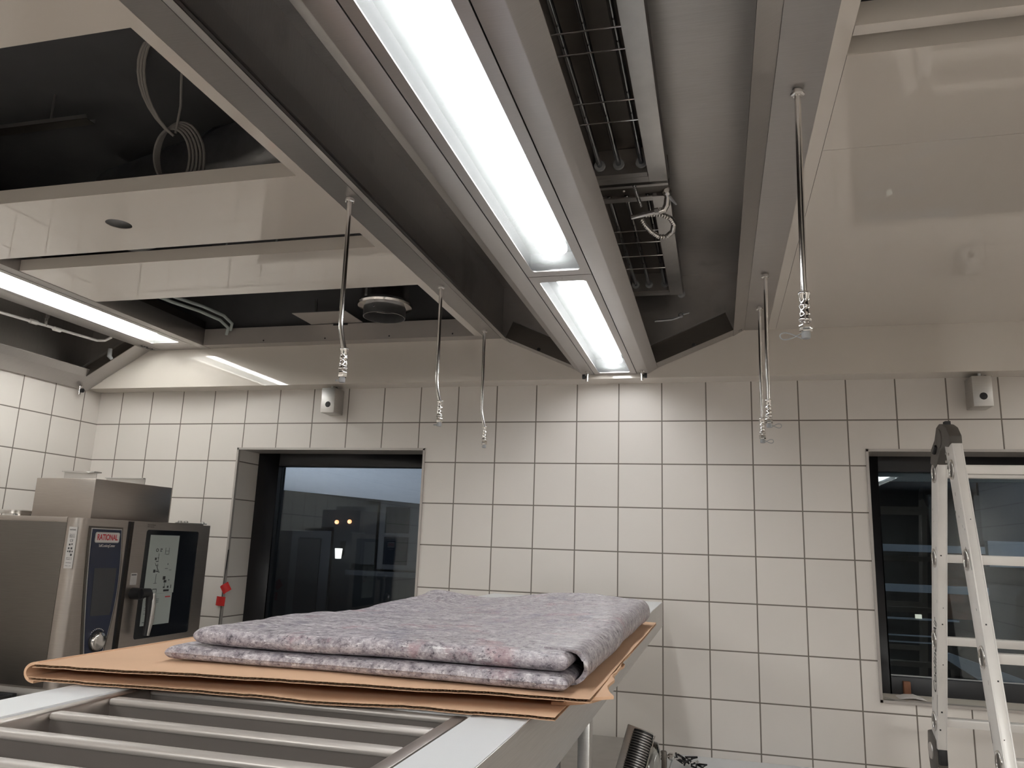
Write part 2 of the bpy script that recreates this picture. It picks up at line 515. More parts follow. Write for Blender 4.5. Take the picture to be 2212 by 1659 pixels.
# glossy cream facing above the tiles, with its narrow underside
b = MB().box(XL, XR, YB, YW, ZB, 2.69)
struct('trim_1', b, M['cream'])

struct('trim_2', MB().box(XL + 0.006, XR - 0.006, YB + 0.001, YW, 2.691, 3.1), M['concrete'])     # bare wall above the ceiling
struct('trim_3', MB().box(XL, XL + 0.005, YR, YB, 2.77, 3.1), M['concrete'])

def window(n, O, right_visible):
    x0, x1, z0, z1 = O
    yf = YW + 0.205
    root = bpy.data.objects.new('window_%d' % n, None); COL.objects.link(root)
    root.location = ((x0 + x1) / 2, yf, z0); root['kind'] = 'structure'
    e = 0.010
    t = MB()                                                # thin metal edging round the tiled opening
    for a in ((x0 - 0.001, x0 + e, z0, z1), (x1 - e, x1 + 0.001, z0, z1), (x0, x1, z1 - e, z1 + 0.001), (x0, x1, z0 - 0.001, z0 + e)):
        t.box(a[0], a[1], YW - 0.006, YW + 0.010, a[2], a[3])
    t.build('edge_trim', M['bars'], root, smooth=0)
    MB().box(x0, x1, YW + 0.010, yf, z0 - 0.001, z0 + 0.006).build('sill', M['sill'], root, smooth=0)
    MB().box(x0, x1, YW + 0.010, yf, z1 - 0.006, z1 + 0.001).build('lintel_lining', M['bars'], root, smooth=0)
    f = 0.082
    fw = 0.13 if n == 1 else f
    fr = MB()
    fr.box(x0, x0 + fw, yf, yf + 0.07, z0, z1).box(x1 - f, x1, yf, yf + 0.07, z0, z1)
    fr.box(x0 + fw, x1 - f, yf, yf + 0.07, z1 - 0.075, z1).box(x0 + fw, x1 - f, yf, yf + 0.07, z0, z0 + 0.078)
    fo = fr.build('frame', M['frame'], root, bevel=0.003)
    MB().box(x0 + fw, x1 - f, yf + 0.014, yf + 0.03, z1 - 0.062, z1 - 0.058).build('blind_slot', M['black'], fo, smooth=0)
    MB().box(x0 + fw, x1 - f, yf + 0.02, yf + 0.026, z0 + 0.078, z0 + 0.083).build('glazing_bead', M['rubber'], root, smooth=0)
    MB().box(x0 + fw, x1 - f, yf + 0.034, yf + 0.040, z0 + 0.078, z1 - 0.075).build('pane', M['glass'], root, smooth=0)
    if n == 2:
        MB().box(x0 + f, x1 - f, yf + 0.045, yf + 0.065, z1 - 0.113, z1 - 0.076).build('blind_rail', M['pale'], root, smooth=0)
    return root
window(1, WL, False)
window(2, WR, True)

# ------------------------------------------------------------------ suspended ceiling
def ceiling_panel(x0, x1, y0, y1, label, hole=None, name='ceiling_panel'):
    if hole:
        t = MB()
        hx, hy, hr = hole
        inner = [(hx + hr * math.cos(2 * PI * (k + 0.5) / 24), hy + hr * math.sin(2 * PI * (k + 0.5) / 24)) for k in range(24)]
        outer = []
        for (px, py) in inner:
            dx, dy = px - hx, py - hy
            tx = ((x1 - hx) / dx if dx > 0 else (x0 - hx) / dx); ty = ((y1 - hy) / dy if dy > 0 else (y0 - hy) / dy)
            s_ = min(tx, ty)
            outer.append((hx + dx * s_, hy + dy * s_))
        for cx, cy in ((x0, y0), (x0, y1), (x1, y0), (x1, y1)):
            i = min(range(24), key=lambda q: (Vector(outer[q]) - Vector((cx, cy))).length)
            outer[i] = (cx, cy)
        t.plate_hole(outer, inner, ZC, ZC + 0.002, lambda p, a: (p[0], p[1], a))
        t.box(x0, x1, y0, y0 + 0.002, ZC + 0.002, ZC + 0.045).box(x0, x1, y1 - 0.002, y1, ZC + 0.002, ZC + 0.045)
    else:
        t = MB().box(x0, x1, y0, y1, ZC, ZC + 0.045)
    o = t.build(name, M['cream'], None, smooth=0)
    return tag(o, label, 'ceiling panel', 'panels of the suspended ceiling')
XE, XS = -1.108, -1.073                       # inner edge of the openings, edge of the island hood
ceiling_panel(-2.608, XE, -1.2, 1.123, 'cream ceiling panel in front of the big dark opening with the cable coil')
ceiling_panel(-2.608, XE, 1.763, 2.168, 'cream ceiling panel with a round black hole in it', (-1.866, 1.964, 0.040))
ceiling_panel(-2.608, XE, 2.288, 2.682, 'cream ceiling panel between the narrow slot and the opening with the round duct')
ceiling_panel(0.268, 2.19, -1.2, 0.75, 'cream ceiling panel beyond the dark corner opening over the ladder side')
ceiling_panel(0.268, 2.19, 1.4975, 1.884, 'shallow cream ceiling panel next to the bare ceiling rail')
ceiling_panel(0.268, 2.19, 1.886, YB, 'deep cream ceiling panel running up to the facing above the ladder')
tag(MB().box(0.268, XR, 1.405, 1.436, ZC, ZC + 0.05).build('ceiling_rail', M['cream'], None, bevel=0.001),
    'bare cream ceiling rail at the edge of the dark corner opening', 'ceiling rail')
tag(MB().box(XE, XS, -1.2, 3.43, ZC, ZC + 0.05).build('ceiling_edge_strip', M['cream'], None, smooth=0),
    'narrow cream strip between island hood and the open ceiling holes', 'ceiling trim')
tag(MB().box(0.2335, 0.267, -1.2, YB, ZC, ZC + 0.05).build('ceiling_edge_strip', M['cream'], None, smooth=0),
    'narrow cream strip between island hood and the closed ceiling side', 'ceiling trim')
pr = thing('ceiling_edge_profile', (-1.85, 3.46, ZC), 'grey metal edge profile of the opening nearest the tiled wall', 'ceiling trim')
MB().box(-2.608, XS, 3.43, 3.499, ZC, ZC + 0.087).build('rail_body', M['bars'], pr, smooth=0)
for sx in (-2.25, -1.90, -1.55, -1.22):
    MB().cyl((sx, 3.4305, ZC + 0.014), (sx, 3.4285, ZC + 0.014), 0.004, 10).build('screw', M['black'], pr)
MB().box(-1.86, -1.78, 3.4285, 3.4302, ZC + 0.079, ZC + 0.0905).build('clip_slot', M['black'], pr, smooth=0)

# ------------------------------------------------------------------ lamps
def ceiling_light(x0, x1, y0, y1, gx0, gx1, gy0, gy1, z, tubes, tmat, label, group=None, core=None, screws=True):
    r = thing('ceiling_light', ((x0 + x1) / 2, (y0 + y1) / 2, z), label, 'ceiling light', group)
    inner = rrect(gx0, gx1, gy0, gy1, 0.012)
    outer = rect_like(inner, x0, x1, y0, y1)
    MB().plate_hole(outer, inner, z, z + 0.003, lambda p, a: (p[0], p[1], a)).build('frame', M['hood_steel'], r, smooth=0)
    MB().box(gx0 - 0.004, gx1 + 0.004, gy0 - 0.004, gy1 + 0.004, z + 0.0035, z + 0.0075).build('glass', M['lamp_glass'], r, smooth=0)
    h = MB()
    zt = z + 0.070
    h.box(x0 + 0.004, x0 + 0.008, y0 + 0.004, y1 - 0.004, z + 0.003, zt).box(x1 - 0.008, x1 - 0.004, y0 + 0.004, y1 - 0.004, z + 0.003, zt)
    h.box(x0 + 0.004, x1 - 0.004, y0 + 0.004, y0 + 0.008, z + 0.003, zt).box(x0 + 0.004, x1 - 0.004, y1 - 0.008, y1 - 0.004, z + 0.003, zt)
    h.box(x0 + 0.004, x1 - 0.004, y0 + 0.004, y1 - 0.004, zt, zt + 0.004)
    h.build('housing', M['lamp_mid'] if not core else M['lamp_grey'], r, smooth=0)
    if core:                                                # opal lens round the tubes
        lp = rrect(core[0], core[1], gy0 + 0.045, gy1 - 0.045, 0.03)
        MB().prism(lp, z + 0.030, z + 0.050, 'z').build('opal_lens', tmat, r, bevel=0.006)
    for tx in tubes if not core else ():
        MB().cyl((tx, gy0 + 0.05, z + 0.036), (tx, gy1 - 0.05, z + 0.036), 0.013, 14).build('tube', tmat, r)
    if screws:
        for sy in (y0 + 0.02, y1 - 0.02):
            MB().lathe(((x0 + x1) / 2, sy, z - 0.0015), [(0.0035, 0), (0.0055, 0.0015)], 10).build('screw', M['hood_steel'], r)
    return r
LX0, LX1, GX0, GX1, ZL = -0.536, -0.3435, -0.512, -0.369, 2.411
TB = (-0.475, -0.420)
ceiling_light(LX0, LX1, 0.62, 2.152, GX0, GX1, 0.66, 2.112, ZL, TB, M['tube'], 'long light panel glowing under the middle of the island hood', 'hood lights', core=(-0.478, -0.396))
ceiling_light(LX0, LX1, 2.156, 3.49, GX0, GX1, 2.204, 3.464, ZL, TB, M['tube'], 'shorter light panel at the wall end of the island hood', 'hood lights', core=(-0.478, -0.396))
ceiling_light(LX0, LX1, -0.95, 0.616, GX0, GX1, -0.91, 0.576, ZL, TB, M['tube'], 'light panel of the island hood nearest the back of the room', 'hood lights', core=(-0.478, -0.396))
ceiling_light(-2.893, -2.664, 0.9, 3.40, -2.866, -2.694, 0.94, 3.352, 2.598, (-2.81, -2.755), M['tube_wall'], 'long light panel in the hood along the oven wall')

ceiling_light(2.20, 2.43, 0.9, 3.40, 2.23, 2.40, 0.94, 3.352, 2.598, (2.285, 2.345), M['tube_wall'], 'long light panel along the wall beyond the ladder')
ceiling_panel(2.435, XR, -1.2, YB, 'cream ceiling panel along the wall beyond the ladder')
# closed ceiling at the back; two wide lamps added, out of view, as fill
for x0, x1, lab in ((XL + 0.02, XE, 'cream ceiling panel over the back of the room, oven side'), (XE + 0.002, 0.266, 'cream ceiling panel over the back of the room, middle'), (0.268, XR, 'cream ceiling panel over the back of the room, ladder side')):
    ceiling_panel(x0, x1, YR, -1.202, lab)
for x0, lab in ((-2.4, 'added fill lamp under the back ceiling, oven side'), (0.9, 'added fill lamp under the back ceiling, ladder side')):
    ceiling_light(x0, x0 + 1.1, -3.3, -1.7, x0 + 0.03, x0 + 1.07, -3.27, -1.73, ZC - 0.08, (), M['room_fill'], lab, core=(x0 + 0.06, x0 + 1.04))

# ------------------------------------------------------------------ island hood
hd = thing('extractor_hood', (-0.42, 1.2, 2.41), 'stainless extractor hood over the island with open filter troughs beside its light panels', 'extractor hood')
HY0, HY1 = -1.2, 3.499
for side, prof in ((-1, [(-0.545, 2.50), (-0.545, 2.470), (-0.626, 2.442), (-0.628, 2.436), (-0.590, 2.411), (-0.539, 2.411), (-0.539, 2.50)]),
                   (1, [(-0.341, 2.50), (-0.341, 2.411), (-0.290, 2.411), (-0.248, 2.436), (-0.250, 2.442), (-0.335, 2.470), (-0.335, 2.50)])):
    MB().prism(prof, HY0, HY1).build('lamp_box_side', M['hood_steel'], hd, bevel=0.0015)
MB().box(-0.536, -0.352, HY0, HY1, 2.501, 2.70).build('lamp_box_core', M['dark_steel'], hd, smooth=0)
# flanges and folded lips
for sgn, xo, xi, xl in ((-1, XS, -0.993, -0.945), (1, 0.2330, 0.1345, 0.085)):
    MB().strip([(xo, ZC + 0.045), (xo, ZC + 0.002), (xi, ZC + 0.002)], HY0, HY1, 0.003).build('flange', M['hood_steel'], hd, smooth=0)
    MB().strip([(xi - sgn * 0.0012, ZC + 0.003), (xl, 2.576), (xl + sgn * 0.012, 2.596)], HY0, HY1, 0.003).build('lip', M['hood_steel'], hd, smooth=0)
    xr = xl + sgn * 0.013
    MB().strip([(xr - sgn * 0.010, 2.600), (xr, 2.600), (xr, 2.672), (xr + sgn * 0.012, 2.680)], HY0, 2.68, 0.003).build('filter_rail', M['hood_steel'], hd, smooth=0)
    # trough lining
    xw = xl + sgn * 0.045
    zt = 2.875 if sgn > 0 else 2.86
    xb = -0.352 if sgn > 0 else -0.53
    t = MB().strip([(xw, 2.605), (xw, zt), (xb, zt), (xb, 2.702)], HY0, HY1, 0.004)
    t.prism([(xw, 2.60), (xw, zt), (xb, zt), (xb, 2.50), (-0.255 if sgn > 0 else -0.622, 2.446), (xl, 2.585)], HY1 - 0.004, HY1 - 0.0005)
    t.build('trough_lining', M['plenum'], hd, smooth=0)
    # sloping end bar across the trough
    a = (-0.247, 2.4375) if sgn > 0 else (-0.630, 2.4375)
    c = (xl, 2.577)
    d = Vector((c[0] - a[0], c[1] - a[1])).normalized(); nn = Vector((-d.y, d.x)) * (1 if d.x > 0 else -1)
    for nm, h0, h1, y0, y1, mt in (('end_bar', 0.0, 0.004, 3.405, 3.496, 'hood_steel'), ('end_bar_web', 0.0, 0.082, 3.400, 3.4045, 'dark_steel'), ('end_bar_lip', 0.0825, 0.0865, 3.385, 3.404, 'hood_steel')):
        q = [(a[0] + nn.x * h0, a[1] + nn.y * h0), (c[0] + nn.x * h0, c[1] + nn.y * h0), (c[0] + nn.x * h1, c[1] + nn.y * h1), (a[0] + nn.x * h1, a[1] + nn.y * h1)]
        MB().prism(q, y0, y1).build(nm, M[mt], hd, smooth=0)
    mx = ((a[0] + c[0]) / 2, (a[1] + c[1]) / 2)
    MB().lathe((mx[0] + nn.x * 0.008, 3.3985, mx[1] + nn.y * 0.008), [(0.006, -0.004), (0.009, 0.0), (0.009, 0.001)], 12, 'y').build('bolt', M['black'], hd)
# small lettering plate at the far end of the ladder-side lip
text('lettering', 'IET', 0.022, (0.112, 3.44, 2.5865), (0, 1, 0), (1, 0, 0.5), M['ink'], hd, lift=0.003)

# hose ends and taps inside the dark trough
def flex_hose(path, r, name, label, rings=None, mat='duct'):
    P = [Vector(p) for p in path]
    # resample densely so that the corrugation shows
    L = [0]
    for a, c in zip(P, P[1:]): L.append(L[-1] + (c - a).length)
    n = int(L[-1] / (r * 0.32))
    pts, rr = [], []
    j = 0
    for i in range(n + 1):
        s = L[-1] * i / n
        while j < len(L) - 2 and L[j + 1] < s: j += 1
        t = (s - L[j]) / max(1e-9, L[j + 1] - L[j])
        pts.append(P[j].lerp(P[j + 1], t)); rr.append(r * (1.0 if i % 3 else 0.70))
    o = MB().tube(pts, rr, 12).build(name, M[mat], None, smooth=60)
    return tag(o, label, 'hose')
def arc(c, r, a0, a1, n, ax1, ax2):
    c = Vector(c); ax1 = Vector(ax1); ax2 = Vector(ax2)
    return [c + ax1 * (r * math.cos(math.radians(a0 + (a1 - a0) * i / n))) + ax2 * (r * math.sin(math.radians(a0 + (a1 - a0) * i / n))) for i in range(n + 1)]
flex_hose([(-0.70, 0.70, 2.66), (-0.675, 0.86, 2.56), (-0.655, 0.97, 2.515), (-0.645, 1.04, 2.52)], 0.011, 'flexible_hose', 'corrugated metal hose hanging in the trough near the dark filter opening')
flex_hose([(-0.655, 3.05, 2.80)] + arc((-0.655, 3.08, 2.58), 0.04, 180, 330, 12, (0, 1, 0), (0, 0, 1)), 0.008, 'flexible_hose', 'thin corrugated hose above the sloping end bar beside the short lamp')

# ------------------------------------------------------------------ lamp racks in the trough
def uv_rack(y0, y1, z, label, wires):
    r = thing('uv_lamp_rack', (-0.24, (y0 + y1) / 2, z), label, 'lamp rack', 'lamp racks in the hood trough')
    k = 0.911
    f = MB()
    f.strip([(-0.182, z + 0.085), (-0.182, z), (-0.128, z), (-0.124, z + 0.012)], y0, y1, 0.003)
    f.build('side_frame', M['steel'], r, smooth=0)
    MB().box(-0.3445, -0.184, y1 - 0.035, y1, z, z + 0.004).build('end_frame', M['steel'], r, smooth=0)
    MB().box(-0.3445, -0.184, y0, y0 + 0.03, z, z + 0.004).build('end_frame', M['steel'], r, smooth=0)
    MB().box(-0.344, -0.186, y0, y1, z + 0.085, z + 0.088).build('back_plate', M['dark_steel'], r, smooth=0)
    MB().box(-0.344, -0.186, y1 - 0.062, y1 - 0.0355, z + 0.001, z + 0.084).build('holder_plate', M['plenum'], r, smooth=0)
    for tx in (-0.328, -0.2705, -0.202):
        tb = MB().cyl((tx, y0 + 0.03, z + 0.03), (tx, y1 - 0.075, z + 0.03), 0.008, 12).build('lamp_tube', M['tube_glass'], r)
        MB().lathe((tx, y1 - 0.0625, z + 0.03), [(0.017, -0.012), (0.017, -0.004), (0.010, -0.004), (0.010, 0.0)], 18, 'y').build('socket_ring', M['rubber'], tb)
    for wy in wires:
        MB().cyl((-0.343, wy, z + 0.012), (-0.184, wy, z + 0.012), 0.0022, 8).build('guard_wire', M['chrome'], r)
    return r
uv_rack(0.75, 2.255, 2.74, 'nearer lamp rack with glass tubes and guard wires in the hood trough', (0.95, 1.25, 1.52, 1.60, 1.81, 1.91))
uv_rack(2.36, 3.37, 2.74, 'farther lamp rack with glass tubes behind the coiled metal hose', (2.66, 2.77, 2.91, 3.05))
jb = thing('junction_box', (-0.27, 2.31, 2.70), 'dark steel box between the two lamp racks in the trough', 'junction box')
MB().box(-0.345, -0.128, 2.262, 2.355, 2.748, 2.83).build('body', M['dark_steel'], jb, bevel=0.002)
MB().box(-0.345, -0.128, 2.270, 2.285, 2.738, 2.747).build('flange', M['steel'], jb, smooth=0)
MB().lathe((-0.27, 2.32, 2.746), [(0.004, -0.004), (0.006, 0.0)], 10).build('screw', M['chrome'], jb)
vp = thing('spray_pipe', (-0.2, 2.310, 2.62), 'polished pipe with a lever tap crossing the trough at the lamp rack', 'pipe')
MB().tube([(-0.246, 2.320, 2.655), (-0.20, 2.315, 2.66), (-0.155, 2.310, 2.665)], 0.0075, 14).build('pipe', M['chrome'], vp)
MB().tube([(-0.157, 2.310, 2.665), (-0.142, 2.310, 2.668), (-0.134, 2.300, 2.680), (-0.13, 2.280, 2.70)], 0.010, 14).build('elbow', M['chrome'], vp)
MB().cyl((-0.172, 2.310, 2.664), (-0.160, 2.310, 2.665), 0.011, 6).build('nut', M['chrome'], vp)
MB().tube([(-0.128, 2.275, 2.70), (-0.118, 2.285, 2.69), (-0.105, 2.305, 2.68)], [0.006, 0.005, 0.003], 8).build('lever', M['rubber'], vp)
MB().lathe((-0.131, 2.265, 2.705), [(0.008, -0.012), (0.014, -0.006), (0.014, 0.006), (0.006, 0.012)], 14, 'y').build('tap_head', M['chrome'], vp)
hz = [(-0.22, 2.357, 2.665), (-0.21, 2.381, 2.652), (-0.194, 2.42, 2.645), (-0.171, 2.455, 2.64), (-0.144, 2.46, 2.64), (-0.123, 2.432, 2.645), (-0.116, 2.385, 2.65), (-0.126, 2.359, 2.66), (-0.149, 2.348, 2.668), (-0.177, 2.346, 2.672), (-0.202, 2.353, 2.675)]
flex_hose(hz, 0.0088, 'flexible_hose', 'coiled shiny metal hose looped below the polished pipe in the trough', mat='chrome')
flex_hose([(-0.232, 2.265, 2.737), (-0.226, 2.27, 2.715), (-0.215, 2.320, 2.69)], 0.006, 'flexible_hose', 'dark straight flexible hose between junction box and polished pipe')
sp2 = thing('spray_pipe', (-0.18, 3.40, 2.62), 'thin dark pipe with a tap at the wall end of the trough', 'pipe')
MB().tube([(-0.246, 3.30, 2.60), (-0.17, 3.30, 2.605), (-0.14, 3.30, 2.615)], 0.005, 10).build('pipe', M['duct'], sp2)
MB().lathe((-0.135, 3.30, 2.622), [(0.006, -0.01), (0.011, -0.004), (0.011, 0.006), (0.005, 0.01)], 12, 'y').build('tap_head', M['duct'], sp2)
MB().tube([(-0.126, 3.30, 2.625), (-0.100, 3.30, 2.632)], [0.004, 0.003], 8).build('lever', M['rubber'], sp2)
dm = MB().lathe((-0.135, 3.3705, 2.748), [(0.010, 0.0), (0.010, 0.012), (0.017, 0.016), (0.017, 0.022), (0.006, 0.030)], 16, 'y').build('heat_sensor', M['rubber'])
tag(dm, 'small round grey sensor at the end of the farther lamp rack', 'sensor')

# ------------------------------------------------------------------ pipes hanging from the flanges
def drop_pipe(x, y, bend, label, group, strap):
    r = thing('drop_pipe', (x, y, ZC), label, 'pipe', group)
    if bend:
        path = [(x, y, ZC - 0.002), (x + 0.002, y, 2.40), (x + 0.004, y, 2.24)] + [(x + 0.004 + 0.018 * (i / 5) ** 1.6, y, 2.225 - 0.085 * i / 5) for i in range(6)]
    else:
        path = [(x, y, ZC - 0.002), (x - 0.002, y, 2.40), (x - 0.004, y, 2.137)]
    ex = path[-1][0]
    MB().tube(path, 0.0068, 16).build('pipe', M['chrome'], r)
    MB().lathe((x, y, ZC - 0.0135), [(0.011, 0.0), (0.015, 0.002), (0.015, 0.007), (0.012, 0.008), (0.012, 0.0132)], 6).build('flange_nut', M['chrome'], r, bevel=0.0005)
    z = 2.142
    prof = [(0.0068, 0.004), (0.0115, 0.003), (0.0122, 0.0), (0.0115, -0.003), (0.0098, -0.006), (0.0098, -0.014), (0.0085, -0.019), (0.0108, -0.024), (0.0108, -0.028), (0.0088, -0.033),
            (0.0104, -0.037), (0.0104, -0.046), (0.0098, -0.051), (0.0122, -0.053), (0.0125, -0.056), (0.0115, -0.059), (0.0072, -0.060), (0.0072, -0.064)]
    MB().lathe((ex, y, z), prof, 20).build('press_coupling', M['chrome'], r, smooth=70)
    MB().lathe((ex, y, z - 0.064), [(0.0115, 0), (0.0128, -0.003), (0.0128, -0.014), (0.0115, -0.016)], 6).build('hex_nut', M['chrome'], r)
    cp = MB().lathe((ex, y, z - 0.080), [(0.0075, 0), (0.0075, -0.003), (0.0088, -0.0035), (0.0088, -0.013), (0.0078, -0.0145)], 16).build('cap', M['rubber'], r)
    s = strap
    c = Vector((ex, y, z - 0.083))
    pts = []
    for i in range(25):
        a = i / 24
        u = math.sin(PI * a)
        pts.append((c.x + s * (0.006 + 0.034 * u), y - 0.004 * u, c.z - 0.012 * a - 0.010 * math.sin(2 * PI * a) * (1 if abs(s) > 0.9 else 0.4)))
    MB().tube(pts, 0.0013, 8).build('cap_strap', M['rubber'], cp)
    return r
GR, GL_ = 'pipes under the hood flange on the ladder side', 'bent pipes under the hood flange on the oven side'
drop_pipe(0.184, 1.603, False, 'big straight steel pipe nearest the viewer, hanging on the ladder side of the hood', GR, -1.25)
drop_pipe(0.183, 2.769, False, 'straight steel pipe, second along the hood flange on the ladder side', GR, 1.0)
drop_pipe(0.182, 3.155, False, 'straight steel pipe nearest the tiled wall on the ladder side of the hood', GR, 1.0)
drop_pipe(-1.022, 1.920, True, 'bent steel pipe nearest the viewer on the oven side of the hood', GL_, -0.45)
drop_pipe(-1.020, 2.708, True, 'bent steel pipe, middle one of three on the oven side of the hood', GL_, -0.5)
drop_pipe(-1.030, 3.335, True, 'bent steel pipe nearest the tiled wall on the oven side of the hood', GL_, -0.2)

def pressure_tap(x, y, z, sgn, label):
    r = thing('pressure_tap', (x, y, z), label, 'tap', 'pressure taps under the hoods')
    MB().lathe((x, y, z - 0.004), [(0.0115, 0.0), (0.0115, 0.0038)], 16).build('washer', M['chrome'], r)
    MB().cyl((x, y, z - 0.004), (x, y, z - 0.046), 0.0072, 14).build('stem', M['chrome'], r)
    MB().lathe((x, y, z - 0.024), [(0.004, sgn * 0.006), (0.004, sgn * 0.010), (0.0115, sgn * 0.010), (0.0115, sgn * 0.022)], 14, 'x').build('knob', M['black'], r)
pressure_tap(-0.560, 3.43, 2.411, -1, 'small chrome tap with black knob at the hood end, nearer the window')
pressure_tap(-0.313, 3.43, 2.411, 1, 'small chrome tap with black knob at the hood end, nearer the ladder')
pressure_tap(-3.355, 3.43, 2.392, 1, 'small chrome tap under the wall hood in the tiled corner')

# ------------------------------------------------------------------ hood along the oven wall
wh = thing('wall_hood', (-3.0, 2.0, 2.4), 'stainless wall hood sloping down to the tiles above the oven', 'extractor hood')
WY0 = 0.2
MB().box(-2.995, -2.8965, WY0, 3.499, 2.598, 2.75).build('lamp_box_side', M['hood_steel'], wh, bevel=0.0015)
MB().box(-2.6605, -2.609, WY0, 3.499, 2.598, 2.69).build('lamp_box_side', M['hood_steel'], wh, bevel=0.0015)
MB().box(-2.8965, -2.6605, 3.402, 3.499, 2.598, 2.69).build('lamp_box_end', M['hood_steel'], wh, smooth=0)
MB().box(-2.893, -2.664, WY0, 0.898, 2.598, 2.69).build('lamp_box_end', M['hood_steel'], wh, smooth=0)
MB().box(-2.8965, -2.6605, WY0, 3.499, 2.691, 2.75).build('lamp_box_core', M['dark_steel'], wh, smooth=0)
MB().strip([(-3.262, 2.470), (-3.282, 2.434), (-3.318, 2.413), (-3.376, 2.382), (-3.388, 2.388)], WY0, 3.499, 0.003).build('wall_flange', M['hood_steel'], wh, smooth=0)
t = MB().strip([(-3.262, 2.472), (-3.385, 2.50), (-3.385, 2.76), (-2.997, 2.76)], WY0, 3.499, 0.003)
t.prism([(-2.998, 2.605), (-2.998, 2.76), (-3.385, 2.76), (-3.385, 2.47), (-3.29, 2.437)], 3.494, 3.4985)
t.build('trough_lining', M['plenum'], wh, smooth=0)
a, c = (-2.996, 2.599), (-3.296, 2.426)
d = Vector((c[0] - a[0], c[1] - a[1])).normalized(); nn = Vector((d.y, -d.x)); nn = nn if nn.y > 0 else -nn
for nm, h0, h1, y0, y1, mt in (('end_bar', 0.0, 0.004, 3.385, 3.497, 'hood_steel'), ('end_bar_web', 0.0, 0.05, 3.380, 3.3845, 'dark_steel'), ('end_bar_lip', 0.0505, 0.054, 3.365, 3.384, 'hood_steel')):
    q = [(a[0] + nn.x * h0, a[1] + nn.y * h0), (c[0] + nn.x * h0, c[1] + nn.y * h0), (c[0] + nn.x * h1, c[1] + nn.y * h1), (a[0] + nn.x * h1, a[1] + nn.y * h1)]
    MB().prism(q, y0, y1).build(nm, M[mt], wh, smooth=0)
pl = MB().box(-2.990, -2.915, 3.36, 3.478, 2.5965, 2.5978).build('maker_plate', M['hood_steel'], wh, smooth=0)
text('lettering', 'HENDI', 0.046, (-2.954, 3.42, 2.5962), (0, 1, 0), (1, 0, 0), M['ink'], pl, width=0.098, bold=0.0016)
wp = thing('water_pipe', (-3.06, 2.9, 2.5), 'pale pipe with tee pieces running inside the wall hood trough', 'pipe')
MB().tube([(-3.075, 1.6, 2.556), (-3.066, 2.629, 2.557), (-3.041, 3.17, 2.571), (-3.02, 3.20, 2.578), (-3.00, 3.22, 2.60)], 0.0065, 12).build('pipe', M['alu'], wp)
for yy, x_ in ((2.80, -3.058), (2.93, -3.052)):
    MB().cyl((x_, yy - 0.02, 2.5612), (x_, yy + 0.02, 2.5625), 0.0105, 12).build('joint', M['alu'], wp)
MB().tube([(-3.056, 2.865, 2.562), (-3.056, 2.865, 2.62)], 0.008, 12).build('riser', M['chrome'], wp)
MB().lathe((-3.056, 2.865, 2.60), [(0.012, 0), (0.012, 0.014)], 6).build('nut', M['chrome'], wp)
MB().tube([(-3.10, 3.33, 2.57), (-3.10, 3.33, 2.53), (-3.09, 3.34, 2.515)], [0.010, 0.012, 0.008], 12).build('tap', M['rubber'], wp)

# ------------------------------------------------------------------ what hangs in the ceiling void
cc = thing('cable_coil', (-1.83, 2.05, 2.75), 'bundle of dark grey cables coiled in the big ceiling opening', 'cable')
for k in range(5):
    rr = 0.085 + 0.006 * k
    ph = 0.3 * k
    pts = [(-1.715 + 0.006 * k + rr * 0.80 * math.cos(2 * PI * i / 40 + ph), 1.985 + 0.004 * k - 0.25 * rr * math.sin(2 * PI * i / 40 + ph), 2.835 + rr * 1.05 * math.sin(2 * PI * i / 40 + ph)) for i in range(40)]
    MB().tube(pts, 0.0045, 8, closed=True).build('cable_loop', M['cable'], cc)
for k in range(3):
    pts = [Vector((-1.705, 1.97, 2.90)) + Vector((-0.115 - 0.012 * k, -0.09, 0.10)) * math.sin(PI * 0.5 * a / 8) + Vector((0.14, -0.10, 0.09)) * (1 - math.cos(PI * 0.5 * a / 8)) for a in range(0, 13)]
    MB().tube(pts, 0.0045, 8).build('cable_tail', M['cable'], cc)
MB().tube([(-1.70, 1.97, 2.91), (-1.66, 1.93, 2.98), (-1.62, 1.87, 3.04), (-1.60, 1.84, 3.098)], 0.004, 8).build('cable_tail', M['cable'], cc)
dk = thing('round_duct', (-1.5, 2.3, 2.85), 'wide dark ventilation duct crossing the void behind the big opening', 'duct')
MB().cyl((-2.3, 2.47, 2.91), (-1.10, 2.10, 2.91), 0.17, 32).build('duct_body', M['duct'], dk)
for q in (0.52, 0.86):
    c0 = Vector((-2.3, 2.47, 2.91)).lerp(Vector((-1.10, 2.10, 2.91)), q)
    dd = Vector((1.20, -0.37, 0)).normalized()
    MB().cyl(c0 - dd * 0.008, c0 + dd * 0.008, 0.178, 32).build('joint_band', M['duct'], dk)
tr = thing('cable_tray', (-2.4, 2.0, 3.0), 'thin metal rails crossing the dark ceiling void', 'cable tray')
for yy in (1.93, 1.965):
    MB().box(-3.3, -2.03, yy, yy + 0.004, 2.98, 2.995).build('rail', M['steel'], tr, smooth=0)
MB().box(-3.3, -2.03, 1.93, 1.969, 2.978, 2.980).build('tray_bottom', M['dark_steel'], tr, smooth=0)
for sx in (-3.0, -2.2):
    MB().cyl((sx, 1.95, 2.98), (sx, 1.95, 3.1), 0.004, 8).build('hanger', M['steel'], tr)
sg = thing('duct_spigot', (-1.52, 3.30, 2.72), 'round galvanised duct end in the opening near the wall', 'duct')
SC = (-1.515, 3.28)
MB().lathe((SC[0], SC[1], 2.662), [(0.096, 0.05), (0.096, 0.0), (0.100, 0.0), (0.100, 0.05)], 36, caps=False).build('sleeve', M['duct'], sg)
